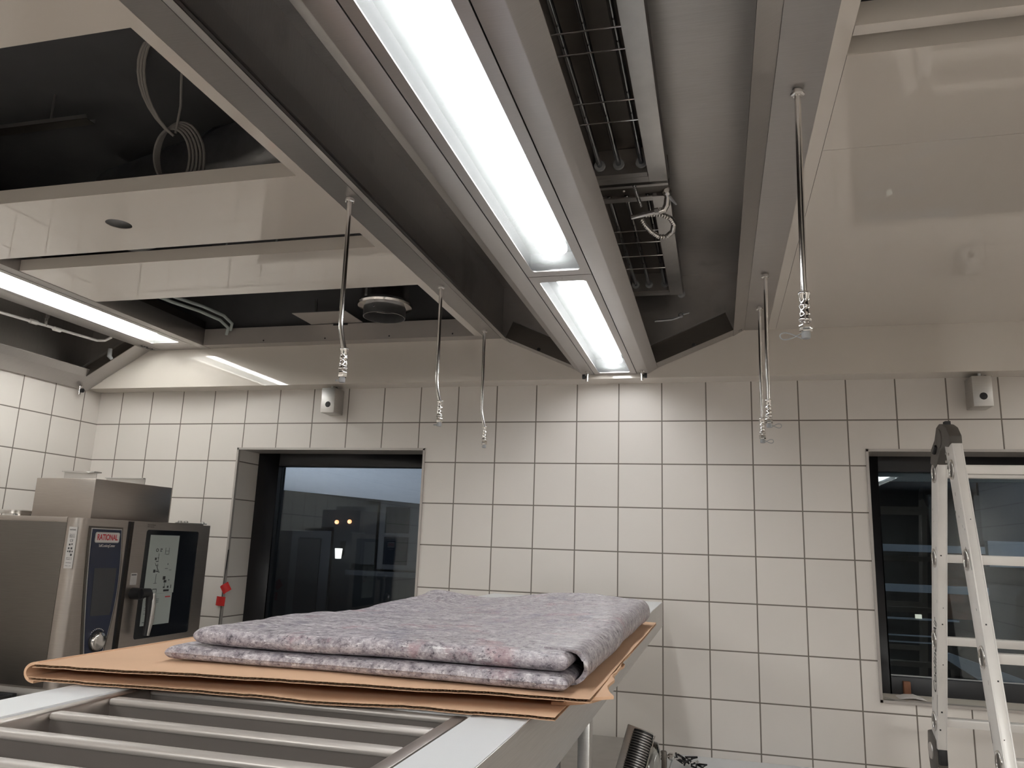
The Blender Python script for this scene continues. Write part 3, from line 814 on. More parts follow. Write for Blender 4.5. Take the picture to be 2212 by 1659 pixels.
MB().lathe((SC[0], SC[1], 2.708), [(0.097, 0.0), (0.128, 0.006), (0.132, 0.016), (0.126, 0.028), (0.115, 0.032), (0.115, 0.390)], 36, caps=False).build('collar', M['chrome'], sg)
MB().lathe((SC[0] - 0.01, SC[1] - 0.1005, 2.690), [(0.004, -0.003), (0.006, 0.002)], 10, 'y').build('rivet', M['chrome'], sg)
pt = thing('access_plate', (-1.86, 3.33, 2.7), 'grey flat sheet lying across the opening under the cables', 'plate')
MB().box(-1.985, -1.70, 3.24, 3.43, 2.690, 2.693).build('sheet', M['bars'], pt, smooth=0)
eb = thing('electric_box', (-1.95, 3.15, 2.80), 'grey electrical box with cables above the flat sheet', 'junction box')
MB().box(-2.02, -1.80, 3.10, 3.18, 2.82, 2.90).build('body', M['rubber'], eb, bevel=0.004)
MB().box(-2.06, -2.03, 3.12, 3.16, 2.82, 2.86).build('connector', M['label'], eb, bevel=0.002)
MB().tube([(-1.86, 3.25, 2.694), (-1.86, 3.25, 2.74), (-1.865, 3.25, 2.76)], 0.006, 10).build('cable_gland', M['chrome'], eb)
tag(MB().tube([(-2.26, 3.05, 3.099), (-2.25, 3.05, 2.86), (-2.22, 3.06, 2.80), (-2.16, 3.07, 2.765), (-2.10, 3.08, 2.765), (-2.05, 3.10, 2.79), (-2.03, 3.115, 2.85), (-2.03, 3.115, 3.099)], 0.005, 10).build('loose_cable', M['paper']),
    'thin pale cable sagging into the opening beside the round duct', 'cable')
for k, (dx, dz, lb) in enumerate(((0, 0, 'upper pale hose curving over the edge of the hood opening'), (-0.02, -0.022, 'lower pale hose curving over the edge of the hood opening'))):
    tag(MB().tube([(-2.55 + dx, 2.85, 2.715 + dz + 0.03), (-2.50 + dx, 3.05, 2.735 + dz), (-2.46 + dx, 3.20, 2.735 + dz), (-2.43 + dx, 3.33, 2.725 + dz), (-2.42 + dx, 3.39, 2.70 + dz), (-2.44 + dx, 3.41, 2.67 + dz)], 0.008, 12).build('pale_hose', M['paper']), lb, 'hose')
tag(MB().tube([(-2.52, 3.3, 3.099), (-2.48, 3.3, 2.93), (-2.3, 3.3, 2.86), (-2.0, 3.3, 2.93), (-1.9, 3.3, 3.099)], 0.004, 8).build('loose_cable', M['wood']), 'thin reddish cable sagging deep in the dark opening', 'cable')

# ------------------------------------------------------------------ little steel boxes under the facing
def sensor_box(x0, x1, label):
    r = thing('sensor_box', ((x0 + x1) / 2, YW, 2.25), label, 'sensor box', 'sensor boxes on the tiled wall')
    yf = YW - 0.1
    MB().box(x0, x1, yf, YW - 0.0005, 2.250, 2.378).build('housing', M['steel'], r, bevel=0.002)
    hx = (x0 + x1) / 2 + 0.002
    MB().lathe((hx, yf, 2.292), [(0.0125, -0.0008), (0.0150, -0.0003)], 24, 'y').build('opening', M['black'], r)
    MB().cyl((hx, yf + 0.03, 2.378), (hx, yf + 0.03, ZB + 0.0002), 0.006, 12).build('stub', M['white'], r)
    MB().lathe((hx + 0.022, yf + 0.035, 2.378), [(0.006, 0), (0.006, 0.008)], 10).build('screw', M['black'], r)
sensor_box(-1.942, -1.867, 'small steel box with a round black hole, above the window beside the oven')
sensor_box(1.033, 1.107, 'small steel box with a round black hole, above the ladder')

# ------------------------------------------------------------------ oven
OX, OY0, OY1, OZ0, OZ1 = -2.237, 2.385, 3.137, 1.070, 1.666
ov = thing('combi_oven', (-2.55, 2.76, OZ0), 'stainless combi steam oven with a navy control panel and glass door', 'oven')
b = MB()
prof = [(-2.95, OY0 + 0.0), (OX - 0.075, OY0)] + [(OX - 0.045 + 0.045 * math.sin(math.radians(a)), OY0 + 0.045 - 0.045 * math.cos(math.radians(a))) for a in range(0, 91, 15)] + [(OX, 2.622), (OX - 0.030, 2.622), (OX - 0.030, OY1 - 0.004), (-2.95, OY1 - 0.004)]
b.prism(prof, OZ0, OZ1, 'z').build('body', M['oven_steel'], ov, smooth=50)
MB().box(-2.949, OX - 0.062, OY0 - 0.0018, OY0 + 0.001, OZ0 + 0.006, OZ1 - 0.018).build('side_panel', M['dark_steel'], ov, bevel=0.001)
MB().box(-2.949, OX - 0.062, OY0 - 0.003, OY0 + 0.001, OZ1 - 0.0165, OZ1 + 0.001).build('top_trim', M['oven_steel'], ov, bevel=0.001)
# type label on the rounded corner
lb = MB().box(-2.284, -2.2475, OY0 - 0.0024, OY0 - 0.0008, 1.485, 1.633).build('type_label', M['label'], ov, smooth=0)
LX_ = -2.2658
text('lettering', 'RATIONAL', 0.0075, (LX_, OY0 - 0.0025, 1.622), (1, 0, 0), (0, 0, 1), M['ink'], lb, width=0.026)
for kx, zz in enumerate((1.606, 1.601, 1.596, 1.522, 1.517, 1.505, 1.494)):
    text('lettering', ('Typ SCC', '400V 3N AC', '50/60 Hz', 'IPX5', 'Made in', 'Germany', 'No. 61')[kx], 0.0042, (LX_, OY0 - 0.0025, zz), (1, 0, 0), (0, 0, 1), M['ink'], lb, width=0.024)
text('lettering', 'CE', 0.013, (LX_, OY0 - 0.0025, 1.583), (1, 0, 0), (0, 0, 1), M['ink'], lb)
mk = MB()
for sx, sz, s_ in ((-0.006, 1.569, 0.0032), (0.004, 1.571, 0.0026), (-0.008, 1.556, 0.0032), (0.004, 1.556, 0.0036), (-0.010, 1.545, 0.0026), (-0.001, 1.545, 0.0034), (0.009, 1.545, 0.0026), (0.006, 1.533, 0.0038)):
    mk.box(LX_ + sx - s_, LX_ + sx + s_, OY0 - 0.0027, OY0 - 0.0024, sz - s_, sz + s_)
mk.build('pictogram', M['ink'], lb, smooth=0)
# control panel
def yz(p, x): return (x, p[0], p[1])
pan = [(2.438, 1.628), (2.584, 1.627)]
pan += [(2.5845 + 0.019 * math.sin(PI * min(1, (1.627 - z) / 0.46)) ** 1.0 - 0.018 * max(0, (1.50 - z) / 0.32) ** 2, z) for z in [1.627 - 0.444 * i / 14 for i in range(1, 15)]]
pan += [(2.483, 1.181)] + [(2.438 + 0.045 * (1 - t) ** 2.0 * 1.0 + 0.004 * math.sin(PI * t), 1.181 + 0.447 * t) for t in [i / 12 for i in range(1, 12)]]
cx_ = sum(p[0] for p in pan) / len(pan); cz_ = sum(p[1] for p in pan) / len(pan)
def grow(k, dz): return [(p[0] + (0.011 * k if p[0] > 2.52 else -0.014 * k), p[1] + (0.010 * dz if p[1] > 1.4 else -0.008 * dz) if (p[1] > 1.6 or p[1] < 1.2) else p[1]) for p in pan]
MB().prism(grow(1, 1), OX - 0.004, OX + 0.0025, 'x').build('panel_bezel', M['dark_steel'], ov, smooth=0)
MB().prism(grow(0.35, 0.35), OX - 0.004, OX + 0.0045, 'x').build('panel_edge', M['steel'], ov, smooth=0)
cp = MB().prism(pan, OX - 0.004, OX + 0.006, 'x').build('control_panel', M['blue'], ov, smooth=0)
XP = OX + 0.006
MB().prism([(2.472, 1.486), (2.584, 1.484), (2.586, 1.40), (2.580, 1.312), (2.482, 1.314)], XP - 0.001, XP + 0.0006, 'x').build('screen', M['screen'], cp, smooth=0)
lg = MB().prism(rrect(2.456, 2.574, 1.581, 1.614, 0.006), XP - 0.001, XP + 0.0012, 'x').build('badge', M['logo_white'], cp, smooth=0)
MB().plate_hole(rrect(2.453, 2.577, 1.578, 1.617, 0.008), rrect(2.456, 2.574, 1.581, 1.614, 0.006), XP - 0.001, XP + 0.0016, lambda p, a: (a, p[0], p[1])).build('badge_rim', M['steel'], cp, smooth=0)
_t = text('lettering', 'RATIONAL', 0.030, (XP + 0.0012, 2.515, 1.5975), (0, 1, 0), (0, 0, 1), M['logo_red'], lg, width=0.104, bold=0.0008)
text('lettering', 'SelfCookingCenter', 0.014, (XP, 2.519, 1.567), (0, 1, 0), (0, 0, 1), M['logo_white'], cp, width=0.082, lift=0.0003)
kn = MB().lathe((XP, 2.531, 1.222), [(0.034, 0.0), (0.034, 0.012), (0.030, 0.018), (0.018, 0.021), (0.006, 0.0215)], 32, 'x').build('dial', M['chrome'], cp, smooth=60)
MB().lathe((XP, 2.531, 1.222), [(0.039, -0.002), (0.039, 0.001)], 32, 'x').build('dial_ring', M['black'], cp)
dt = MB()
for k in range(9):
    a = math.radians(50 + 10 * k)
    dt.box(XP, XP + 0.0008, 2.531 + 0.044 * math.cos(a) - 0.0016, 2.531 + 0.044 * math.cos(a) + 0.0016, 1.222 + 0.044 * math.sin(a) - 0.0016, 1.222 + 0.044 * math.sin(a) + 0.0016)
dt.build('dial_marks', M['logo_white'], cp, smooth=0)
# door
MB().box(OX - 0.028, OX - 0.012, 2.623, 2.650, OZ0 + 0.004, OZ1 - 0.004).build('door_gap', M['black'], ov, smooth=0)
wl = rrect(2.727, 3.064, 1.206, 1.633, 0.012)
wo = rect_like(wl, 2.650, OY1, OZ0, OZ1 - 0.004)
dr = MB().plate_hole(wo, wl, OX - 0.029, OX + 0.004, lambda p, a: (a, p[0], p[1])).build('door', M['oven_steel'], ov, smooth=0)
MB().box(OX - 0.022, OX + 0.001, 2.727, 3.064, 1.206, 1.633).build('door_glass', M['oven_glass'], dr, smooth=0)
hn = MB().tube([(OX + 0.004, 2.690, 1.385), (OX + 0.050, 2.690, 1.385)], 0.022, 20).build('handle_hub', M['black'], dr)
MB().tube([(OX + 0.045, 2.685, 1.387), (OX + 0.052, 2.722, 1.388), (OX + 0.055, 2.733, 1.370), (OX + 0.055, 2.735, 1.30), (OX + 0.052, 2.735, 1.225)], [0.020, 0.018, 0.016, 0.013, 0.011], 14).build('handle', M['black'], dr)
MB().tube([(OX + 0.064, 2.736, 1.385), (OX + 0.069, 2.738, 1.34), (OX + 0.067, 2.738, 1.28), (OX + 0.061, 2.737, 1.225)], [0.008, 0.010, 0.010, 0.006], 12).build('handle_inlay', M['steel'], dr)
st = MB().box(OX + 0.004, OX + 0.0048, 2.668, 2.703, 1.418, 1.463).build('sticker', M['label'], dr, smooth=0)
MB().box(OX + 0.0048, OX + 0.0051, 2.672, 2.699, 1.4545, 1.458).build('print', M['ink'], st, smooth=0)
text('lettering', 'RATIONAL', 0.007, (OX + 0.004, 2.752, 1.652), (0, 1, 0), (0, 0, 1), M['ink'], dr, width=0.048)
text('lettering', 'SelfCookingCenter', 0.005, (OX + 0.004, 2.748, 1.645), (0, 1, 0), (0, 0, 1), M['ink'], dr, width=0.040)
ppu = MB().box(OX + 0.0012, OX + 0.0020, 2.756, 2.936, 1.378, 1.613).build('instruction_sheet', M['paper'], dr, smooth=0)
ppl = MB().box(OX + 0.0012, OX + 0.0018, 2.758, 2.930, 1.254, 1.3775).build('letter_sheet', M['paper'], dr, smooth=0)
pc = MB()
X1 = OX + 0.0021
def dash(y, z, w_, h_): pc.box(X1 - 0.0003, X1 + 0.0002, y, y + w_, z, z + h_)
pc.tube([(X1, 2.806 + 0.006 * math.cos(2 * PI * i / 16), 1.552 + 0.006 * math.sin(2 * PI * i / 16)) for i in range(16)], 0.0013, 6, closed=True)
for (y, z, w_, h_) in ((2.824, 1.546, 0.012, 0.002), (2.826, 1.548, 0.003, 0.012), (2.832, 1.553, 0.004, 0.006), (2.856, 1.534, 0.002, 0.028), (2.878, 1.534, 0.002, 0.028), (2.858, 1.548, 0.020, 0.0015), (2.862, 1.534, 0.014, 0.002),
    (2.805, 1.505, 0.016, 0.003), (2.818, 1.505, 0.002, 0.034), (2.798, 1.512, 0.010, 0.010), (2.812, 1.520, 0.010, 0.002), (2.797, 1.462, 0.012, 0.012), (2.812, 1.466, 0.014, 0.003), (2.818, 1.470, 0.002, 0.028), (2.806, 1.490, 0.016, 0.002),
    (2.806, 1.418, 0.020, 0.0015), (2.816, 1.420, 0.002, 0.036), (2.806, 1.394, 0.024, 0.003), (2.804, 1.380, 0.002, 0.016), (2.828, 1.380, 0.002, 0.016), (2.866, 1.476, 0.018, 0.002), (2.880, 1.492, 0.004, 0.006), (2.892, 1.470, 0.016, 0.0015),
    (2.860, 1.432, 0.016, 0.014), (2.868, 1.420, 0.016, 0.010), (2.874, 1.404, 0.002, 0.014), (2.896, 1.428, 0.006, 0.004), (2.868, 1.398, 0.010, 0.006), (2.892, 1.398, 0.010, 0.008), (2.914, 1.396, 0.004, 0.014), (2.872, 1.384, 0.034, 0.008)):
    dash(y, z, w_, h_)
for k in range(3):
    pc.tube([(X1, 2.802, 1.500 - 0.03 * (k == 1)), (X1, 2.834, 1.462)], 0.0009, 5) if k < 2 else None
pc.build('pictogram', M['ink'], ppu, smooth=0)
pc = MB()
X1 = OX + 0.0019
for k in range(4): dash(2.772, 1.355 - 0.0065 * k, 0.080 - 0.012 * (k == 3), 0.0014)
for k in range(2): dash(2.770, 1.322 - 0.008 * k, 0.050, 0.0012)
dash(2.768, 1.300, 0.022, 0.0012); dash(2.768, 1.266, 0.022, 0.002)
pc.build('print_lines', M['ink'], ppl, smooth=0)
MB().box(X1 - 0.0003, X1 + 0.0002, 2.888, 2.920, 1.360, 1.3645).build('print_logo', M['logo_red'], ppl, smooth=0)
# upper door hinge
hg = MB().box(-2.262, -2.24, 2.93, 3.12, OZ1, OZ1 + 0.004).build('hinge', M['steel'], ov, bevel=0.001)
for yy in (2.945, 2.985, 3.10):
    MB().lathe((-2.25, yy, OZ1 + 0.004), [(0.009, 0), (0.009, 0.006), (0.005, 0.008)], 10).build('hinge_bolt', M['steel'], hg)
# round vent cap
MB().lathe((-2.772, 2.62, OZ1), [(0.050, 0.0), (0.050, 0.012), (0.072, 0.012), (0.073, 0.024), (0.060, 0.029), (0.02, 0.031)], 28).build('vent_cap', M['chrome'], ov)
hb = thing('steam_box', (-2.43, 2.70, OZ1), 'plain stainless box standing on top of the oven', 'box')
MB().box(-2.567, -2.290, 2.482, 2.92, OZ1 + 0.001, 1.816).build('casing', M['oven_steel'], hb, bevel=0.002)
MB().strip([(-2.628, 1.8165), (-2.628, 1.855), (-2.45, 1.855), (-2.428, 1.851), (-2.420, 1.856), (-2.400, 1.856)], 2.62, 2.70, 0.003).build('lid_flap', M['steel'], hb, smooth=0) if False else None
fl = MB().box(-2.556, -2.400, 2.60, 2.603, 1.816, 1.850)
fl.prism([(-2.556, 1.850), (-2.556, 1.854), (-2.44, 1.853), (-2.425, 1.847), (-2.410, 1.853), (-2.398, 1.853), (-2.398, 1.849), (-2.44, 1.845)], 2.585, 2.625)
fl.build('lid_flap', M['steel'], hb, smooth=0)
MB().box(-2.53, -2.335, 2.80, 2.803, 1.816, 1.843).box(-2.53, -2.335, 2.79, 2.803, 1.843, 1.846).build('lid_flap', M['steel'], hb, smooth=0)
os_ = thing('oven_stand', (-2.6, 2.76, 0), 'steel stand carrying the combi oven', 'stand')
MB().box(-2.93, -2.27, 2.42, 3.12, 0.14, OZ0 - 0.0002).build('cabinet', M['steel'], os_, bevel=0.003)
for x_ in (-2.90, -2.30):
    for y_ in (2.45, 3.09):
        MB().cyl((x_, y_, 0), (x_, y_, 0.142), 0.02, 12).build('leg', M['steel'], os_)
# cooker with black pan support, just in front of the oven
ck = thing('gas_cooker', (-2.75, 2.15, 0), 'cooker with black cast iron pan supports in front of the oven', 'cooker')
MB().box(-3.30, -2.385, 1.65, 2.374, 0.0, 1.012).build('body', M['steel'], ck, bevel=0.004)
g = MB()
for yy in (2.360, 2.286, 2.21, 2.135, 2.06): g.box(-3.2, -2.388, yy - 0.010, yy + 0.010, 1.034, 1.054)
for xx in (-3.0, -2.745, -2.49, -2.40): g.box(xx - 0.008, xx + 0.008, 2.05, 2.37, 1.030, 1.050)
for xx in (-3.0, -2.49):
    for yy in (2.09, 2.34): g.box(xx - 0.01, xx + 0.01, yy - 0.01, yy + 0.01, 1.012, 1.032)
g.build('pan_support', M['black'], ck, bevel=0.003)

# ------------------------------------------------------------------ island, shelf, cardboard, felt
SZ = 1.41
sh = thing('gantry_shelf', (-0.55, 2.0, 0.9), 'raised steel shelf with open slots and white edge strips over the island', 'shelf')
XA, XB_, XIa, XIb = -0.868, -0.230, -0.791, -0.302
SY1 = 3.46
MB().box(XA, XIa, 0.25, 1.0, SZ - 0.003, SZ).build('edge_strip', M['film'], sh, smooth=0)
MB().box(XIb, XB_, 0.25, 1.0, SZ - 0.003, SZ).build('edge_strip', M['film'], sh, smooth=0)
MB().box(XA, XB_, 1.0, 2.45, SZ - 0.003, SZ).box(-0.97, XB_, 2.45, SY1, SZ - 0.003, SZ).build('deck', M['film'], sh, smooth=0)
MB().box(XB_ - 0.002, XB_ + 0.001, 0.25, SY1, SZ - 0.098, SZ - 0.001).build('side_panel', M['steel'], sh, bevel=0.0008)
MB().box(XA - 0.001, XA + 0.002, 0.25, SY1, SZ - 0.098, SZ - 0.001).build('side_panel', M['steel'], sh, bevel=0.0008)
MB().box(XA, XB_, SY1 - 0.002, SY1 + 0.001, SZ - 0.098, SZ - 0.001).build('end_panel', M['steel'], sh, smooth=0)
for xa_, xb_ in ((XIa + 0.0005, -0.772), (-0.326, XIb - 0.006)):
    MB().box(xa_, xb_, 0.25, 0.999, SZ - 0.16, SZ - 0.002).build('slot_frame', M['shelf_steel'], sh, bevel=0.002)
for yy in (0.99, 0.912, 0.816, 0.726, 0.634, 0.54, 0.45, 0.36, 0.27):
    sb = MB().box(-0.773, -0.325, yy, yy + 0.019, SZ - 0.012, SZ - 0.003).build('slot_bar', M['bars'], sh, bevel=0.004, seg=3)
    MB().box(-0.772, -0.326, yy + 0.003, yy + 0.016, SZ - 0.16, SZ - 0.0115).build('bar_web', M['web_shade'], sb, smooth=0)
for x_ in (XB_ - 0.022, XA):
    MB().box(x_, x_ + 0.022, 1.497, 1.535, 0.9, SZ - 0.0975).build('post', M['steel'], sh, bevel=0.002)
    MB().box(x_, x_ + 0.022, 0.35, 0.388, 0.9, SZ - 0.0975).build('post', M['steel'], sh, bevel=0.002)
MB().box(-0.385, -0.377, 0.40, 2.0, 0.902, SZ - 0.1).build('partition', M['dark_steel'], sh, smooth=0)
isl = thing('kitchen_island', (-0.55, 1.3, 0), 'stainless kitchen island under the raised shelf', 'counter')
MB().box(-1.10, -0.205, 0.20, 2.0, 0.86, 0.90).build('worktop', M['steel'], isl, bevel=0.003)
MB().box(-1.06, -0.25, 0.24, 1.96, 0.10, 0.86).build('cabinet', M['steel'], isl, smooth=0)
MB().box(-1.02, -0.29, 0.28, 1.92, 0.0, 0.10).build('plinth', M['black'], isl, smooth=0)

def corr_sheet(name, x0, x1, y0, y1, z0, z1, parent, skew=0.0, seed=0.0, tilt=0.0, wob=0.006):
    """corrugated board: two liners with the flutes open along the front edge; SKEW turns the front edge a little"""
    n = 90
    mb = MB()
    def fy(x): return y0 + skew * (x - x0) / (x1 - x0) + wob * noise.noise(Vector((x * 14, seed, 0.3))) + 0.5 * wob * noise.noise(Vector((x * 60, seed, 0.9)))
    def fz(x, y):
        return tilt * (x - x0) + 0.0022 * noise.noise(Vector((x * 7, y * 5, seed)))
    th = 0.0007
    ny = 10
    for a, c in ((z0, z0 + th), (z1 - th, z1)):
        vs, fs = [], []
        for j in range(ny + 1):
            for i in range(n + 1):
                x = x0 + (x1 - x0) * i / n
                ya = fy(x); y = ya + (y1 - ya) * (j / ny) ** 1.6
                vs.append((x, y, a + fz(x, y)))
        k = len(vs)
        vs += [(p[0], p[1], p[2] + (c - a)) for p in vs]
        for j in range(ny):
            for i in range(n):
                q = j * (n + 1) + i
                fs += [(q, q + n + 1, q + n + 2, q + 1), (k + q, k + q + 1, k + q + n + 2, k + q + n + 1)]
        rim = [i for i in range(n + 1)] + [j * (n + 1) + n for j in range(1, ny + 1)] + [ny * (n + 1) + i for i in range(n - 1, -1, -1)] + [j * (n + 1) for j in range(ny - 1, 0, -1)]
        for p, q in zip(rim, rim[1:] + rim[:1]): fs.append((p, q, k + q, k + p))
        mb.add(vs, fs)
    o = mb.build(name, M['card'], parent, smooth=30)
    # flutes along the front edge and the right-hand edge
    fl = MB()
    per = 0.0085
    m = int((x1 - x0) / per * 8)
    vs, fs = [], []
    zm, am = (z0 + z1) / 2, (z1 - z0) / 2 - th
    for i in range(m + 1):
        x = x0 + (x1 - x0) * i / m
        z = zm + am * math.sin(2 * PI * x / per)
        for yy in (fy(x) + 0.0015, fy(x) + 0.03): vs.append((x, yy, z + fz(x, yy)))
    for i in range(m): fs.append((2 * i, 2 * i + 1, 2 * i + 3, 2 * i + 2))
    fl.add(vs, fs).build('flutes', M['card_in'], o, smooth=60)
    bk = MB()
    vs, fs = [], []
    for i in range(n + 1):
        x = x0 + (x1 - x0) * i / n
        y = fy(x) + 0.03
        vs += [(x, y, z0 + th + fz(x, y)), (x, y, z1 - th + fz(x, y))]
    for i in range(n): fs.append((2 * i, 2 * i + 2, 2 * i + 3, 2 * i + 1))
    bk.add(vs, fs).build('core', M['card_in'], o, smooth=0)
    return o
cb = thing('folded_cardboard', (-0.55, 1.6, SZ), 'large folded sheet of brown corrugated cardboard lying on the shelf', 'cardboard')
corr_sheet('lower_sheet', -0.935, -0.195, 0.940, 2.16, SZ + 0.0026, SZ + 0.0072, cb, skew=0.055, seed=3.1)
corr_sheet('upper_sheet', -0.925, -0.158, 0.938, 2.15, SZ + 0.0220, SZ + 0.0268, cb, skew=0.085, seed=8.4)
# the fold along the oven-side edge
ft = MB()
pr_ = [(-0.928, SZ + 0.0008)] + [(-0.928 - 0.017 * math.sin(math.radians(a)), SZ + 0.0131 - 0.0123 * math.cos(math.radians(a))) for a in range(15, 180, 15)] + [(-0.924, SZ + 0.0262)]
ft.strip(pr_, 0.945, 2.14, 0.004).build('fold', M['card'], cb, smooth=60)
# torn double flap on the ladder-side edge
def flap(name, x0, x1, y0, y1, z0, lean, seed):
    n, m = 40, 4
    mb = MB(); vs = []
    for j in range(n + 1):
        y = y0 + (y1 - y0) * j / n
        for i in range(m + 1):
            t = i / m
            x = x0 + (x1 - x0) * t * (1 + 0.25 * noise.noise(Vector((y * 9, seed, 0))) + 0.12 * noise.noise(Vector((y * 40, seed, 3)))) - 0.035 * (y - y0)
            vs.append((x, y, z0 + lean * t * t + 0.002 * noise.noise(Vector((y * 12, t, seed)))))
    k = len(vs)
    vs += [(p[0], p[1], p[2] + 0.004) for p in vs]
    fs = []
    for j in range(n):
        for i in range(m):
            q = j * (m + 1) + i
            fs += [(q, q + 1, q + m + 2, q + m + 1), (k + q, k + q + m + 1, k + q + m + 2, k + q + 1)]
        q = j * (m + 1); fs.append((q, q + m + 1, k + q + m + 1, k + q)); q += m; fs.append((q, k + q, k + q + m + 1, q + m + 1))
    fs.append(tuple(range(m + 1)) + tuple(k + i for i in range(m, -1, -1)))
    q = n * (m + 1); fs.append(tuple(k + q + i for i in range(m + 1)) + tuple(q + i for i in range(m, -1, -1)))
    mb.add(vs, fs).build(name, M['card'], cb, smooth=40)
flap('torn_flap', -0.215, -0.152, 1.065, 2.14, SZ + 0.0075, 0.006, 1.0)
flap('torn_flap', -0.210, -0.146, 1.06, 2.10, SZ + 0.0145, 0.007, 5.0)

fz0 = SZ + 0.0285
fb = thing('felt_blanket', (-0.48, 1.55, SZ + 0.02), 'folded grey recycled felt blanket with glossy film on the cardboard', 'blanket')
def wav(x, y, a=0.0015): return a * noise.noise(Vector((x * 5, y * 4, 4.4))) + 0.5 * a * noise.noise(Vector((x * 17, y * 14, 1.4)))
lo_t = lambda x, y: fz0 + 0.021 + wav(x, y)
slab('lower_fold', M['felt'], fb, -0.790, -0.190, 1.035, 2.08, lambda x, y: fz0 + 0.0006, lo_t, 70, 70, 0.016, 0.010, 2.0, 0.0010)
def up_t(x, y):
    z = fz0 + 0.048 + wav(x, y, 0.003)
    g = lambda cx, cy, sx, sy: math.exp(-((x - cx) / sx) ** 2 - ((y - cy) / sy) ** 2)
    z += 0.012 * g(-0.72, 2.08, 0.14, 0.12) - 0.012 * g(-0.60, 1.95, 0.10, 0.30) + 0.022 * g(-0.36, 2.10, 0.13, 0.22) + 0.008 * g(-0.26, 1.75, 0.07, 0.4)
    z -= 0.010 * g(-0.62, 1.55, 0.2, 0.12)
    return z
slab('upper_fold', M['felt'], fb, -0.752, -0.190, 1.045, 2.085, lambda x, y: lo_t(x, y) + 0.0018, up_t, 80, 90, 0.017, 0.010, 9.0, 0.0016)
# outer turn of the blanket on the ladder side: wraps both layers
sf = MB(); vs, fs = [], []
n, m = 70, 14
for j in range(n + 1):
    y = 1.092 + (2.06 - 1.092) * j / n
    zt = up_t(-0.23, y) + 0.0016; zb = fz0 + 0.0005
    h = (zt - zb) / 2; zm = (zt + zb) / 2
    bul = 0.026 + 0.008 * noise.noise(Vector((y * 4, 0, 2)))
    for i in range(m + 1):
        a = math.radians(95 - 190 * i / m)
        xx = -0.196 + bul * max(-0.25, math.cos(a)) - (0.034 * (1 - i / 2) if i < 2 else 0)
        zz = zm + h * math.sin(a) + 0.0012 * noise.noise(Vector((y * 30, i * 0.9, 5)))
        vs.append((xx, y + 0.010 * noise.noise(Vector((i * 0.4, 1, 1))) * (1 if j in (0, n) else 0), zz))
k = len(vs)
cen = [(p[0] - 0.006 if p[0] > -0.2 else p[0], p[1], p[2] + (-0.003 if p[2] > fz0 + 0.03 else 0.003)) for p in vs]
vs += cen
for j in range(n):
    for i in range(m):
        q = j * (m + 1) + i
        fs += [(q, q + 1, q + m + 2, q + m + 1), (k + q, k + q + m + 1, k + q + m + 2, k + q + 1)]
    q = j * (m + 1); fs.append((q, q + m + 1, k + q + m + 1, k + q)); q += m; fs.append((q, k + q, k + q + m + 1, q + m + 1))
for i in range(m):
    fs.append((i, k + i, k + i + 1, i + 1)); q = n * (m + 1) + i; fs.append((q, q + 1, k + q + 1, k + q))
sf.add(vs, fs).build('side_fold', M['felt'], fb, smooth=80)

# crumpled bag on the island
bg = MB(); vs, fs = [], []
n, m = 26, 14
for j in range(m + 1):
    t = j / m
    for i in range(n):
        a = 2 * PI * i / n
        r_ = 0.075 * math.sin(PI * (0.12 + 0.80 * t)) ** 0.7 * (1 + 0.35 * noise.noise(Vector((math.cos(a) * 2.2, math.sin(a) * 2.2, t * 4))))
        vs.append((-0.305 + r_ * 0.72 * math.cos(a), 1.42 + r_ * 0.8 * math.sin(a), 0.9005 + 0.385 * t + 0.02 * noise.noise(Vector((math.cos(a) * 4, math.sin(a) * 4, 9))) * t))
for j in range(m):
    for i in range(n): fs.append((j * n + i, j * n + (i + 1) % n, (j + 1) * n + (i + 1) % n, (j + 1) * n + i))
fs.append(tuple(range(n))[::-1]); fs.append(tuple(m * n + i for i in range(n)))
tag(bg.add(vs, fs).build('plastic_bag', M['bag'], None, smooth=25), 'crumpled clear plastic bag standing under the raised shelf', 'bag')

# ------------------------------------------------------------------ counters at the back wall, slicer
bc = thing('back_counter', (-0.9, 3.3, 0), 'grey stainless counter against the tiles behind the shelf', 'counter')
MB().prism(rrect(-2.0, -0.30, 2.95, 3.56, 0.02), 0.80, 0.838, 'z').build('worktop', M['steel'], bc, bevel=0.002)
MB().box(-1.97, -0.33, 2.99, 3.55, 0.0, 0.80).build('cabinet', M['steel'], bc, smooth=0)
wc = thing('white_worktop', (1.0, 3.3, 0), 'white worktop along the tiles between slicer and ladder', 'counter')
MB().box(-0.28, 0.56, 3.05, YW - 0.001, 0.745, 0.780).build('worktop', M['film'], wc, bevel=0.003)
MB().box(-0.25, 0.53, 3.10, YW - 0.002, 0.0, 0.745).build('cabinet', M['white'], wc, smooth=0)
sl = thing('meat_slicer', (-0.2, 1.9, 0.9), 'slicer with a black ribbed guard at the end of the island', 'slicer')
g0, g1 = Vector((-0.1690, 1.905, 1.217)), Vector((-0.2150, 1.835, 1.045))
ax = (g1 - g0).normalized()
across = Vector((1, 0.10, 0)).normalized(); across = (across - ax * across.dot(ax)).normalized(); nrm = ax.cross(across)
if nrm.y > 0: nrm = -nrm
L_ = (g1 - g0).length
def shell(t, r, k0=0, k1=9):
    p = g0 + ax * (L_ * t)
    return [p + across * (r * math.cos(math.radians(180 - 22.5 * k))) + nrm * (r * 0.85 * math.sin(math.radians(180 - 22.5 * k))) for k in range(k0, k1)]
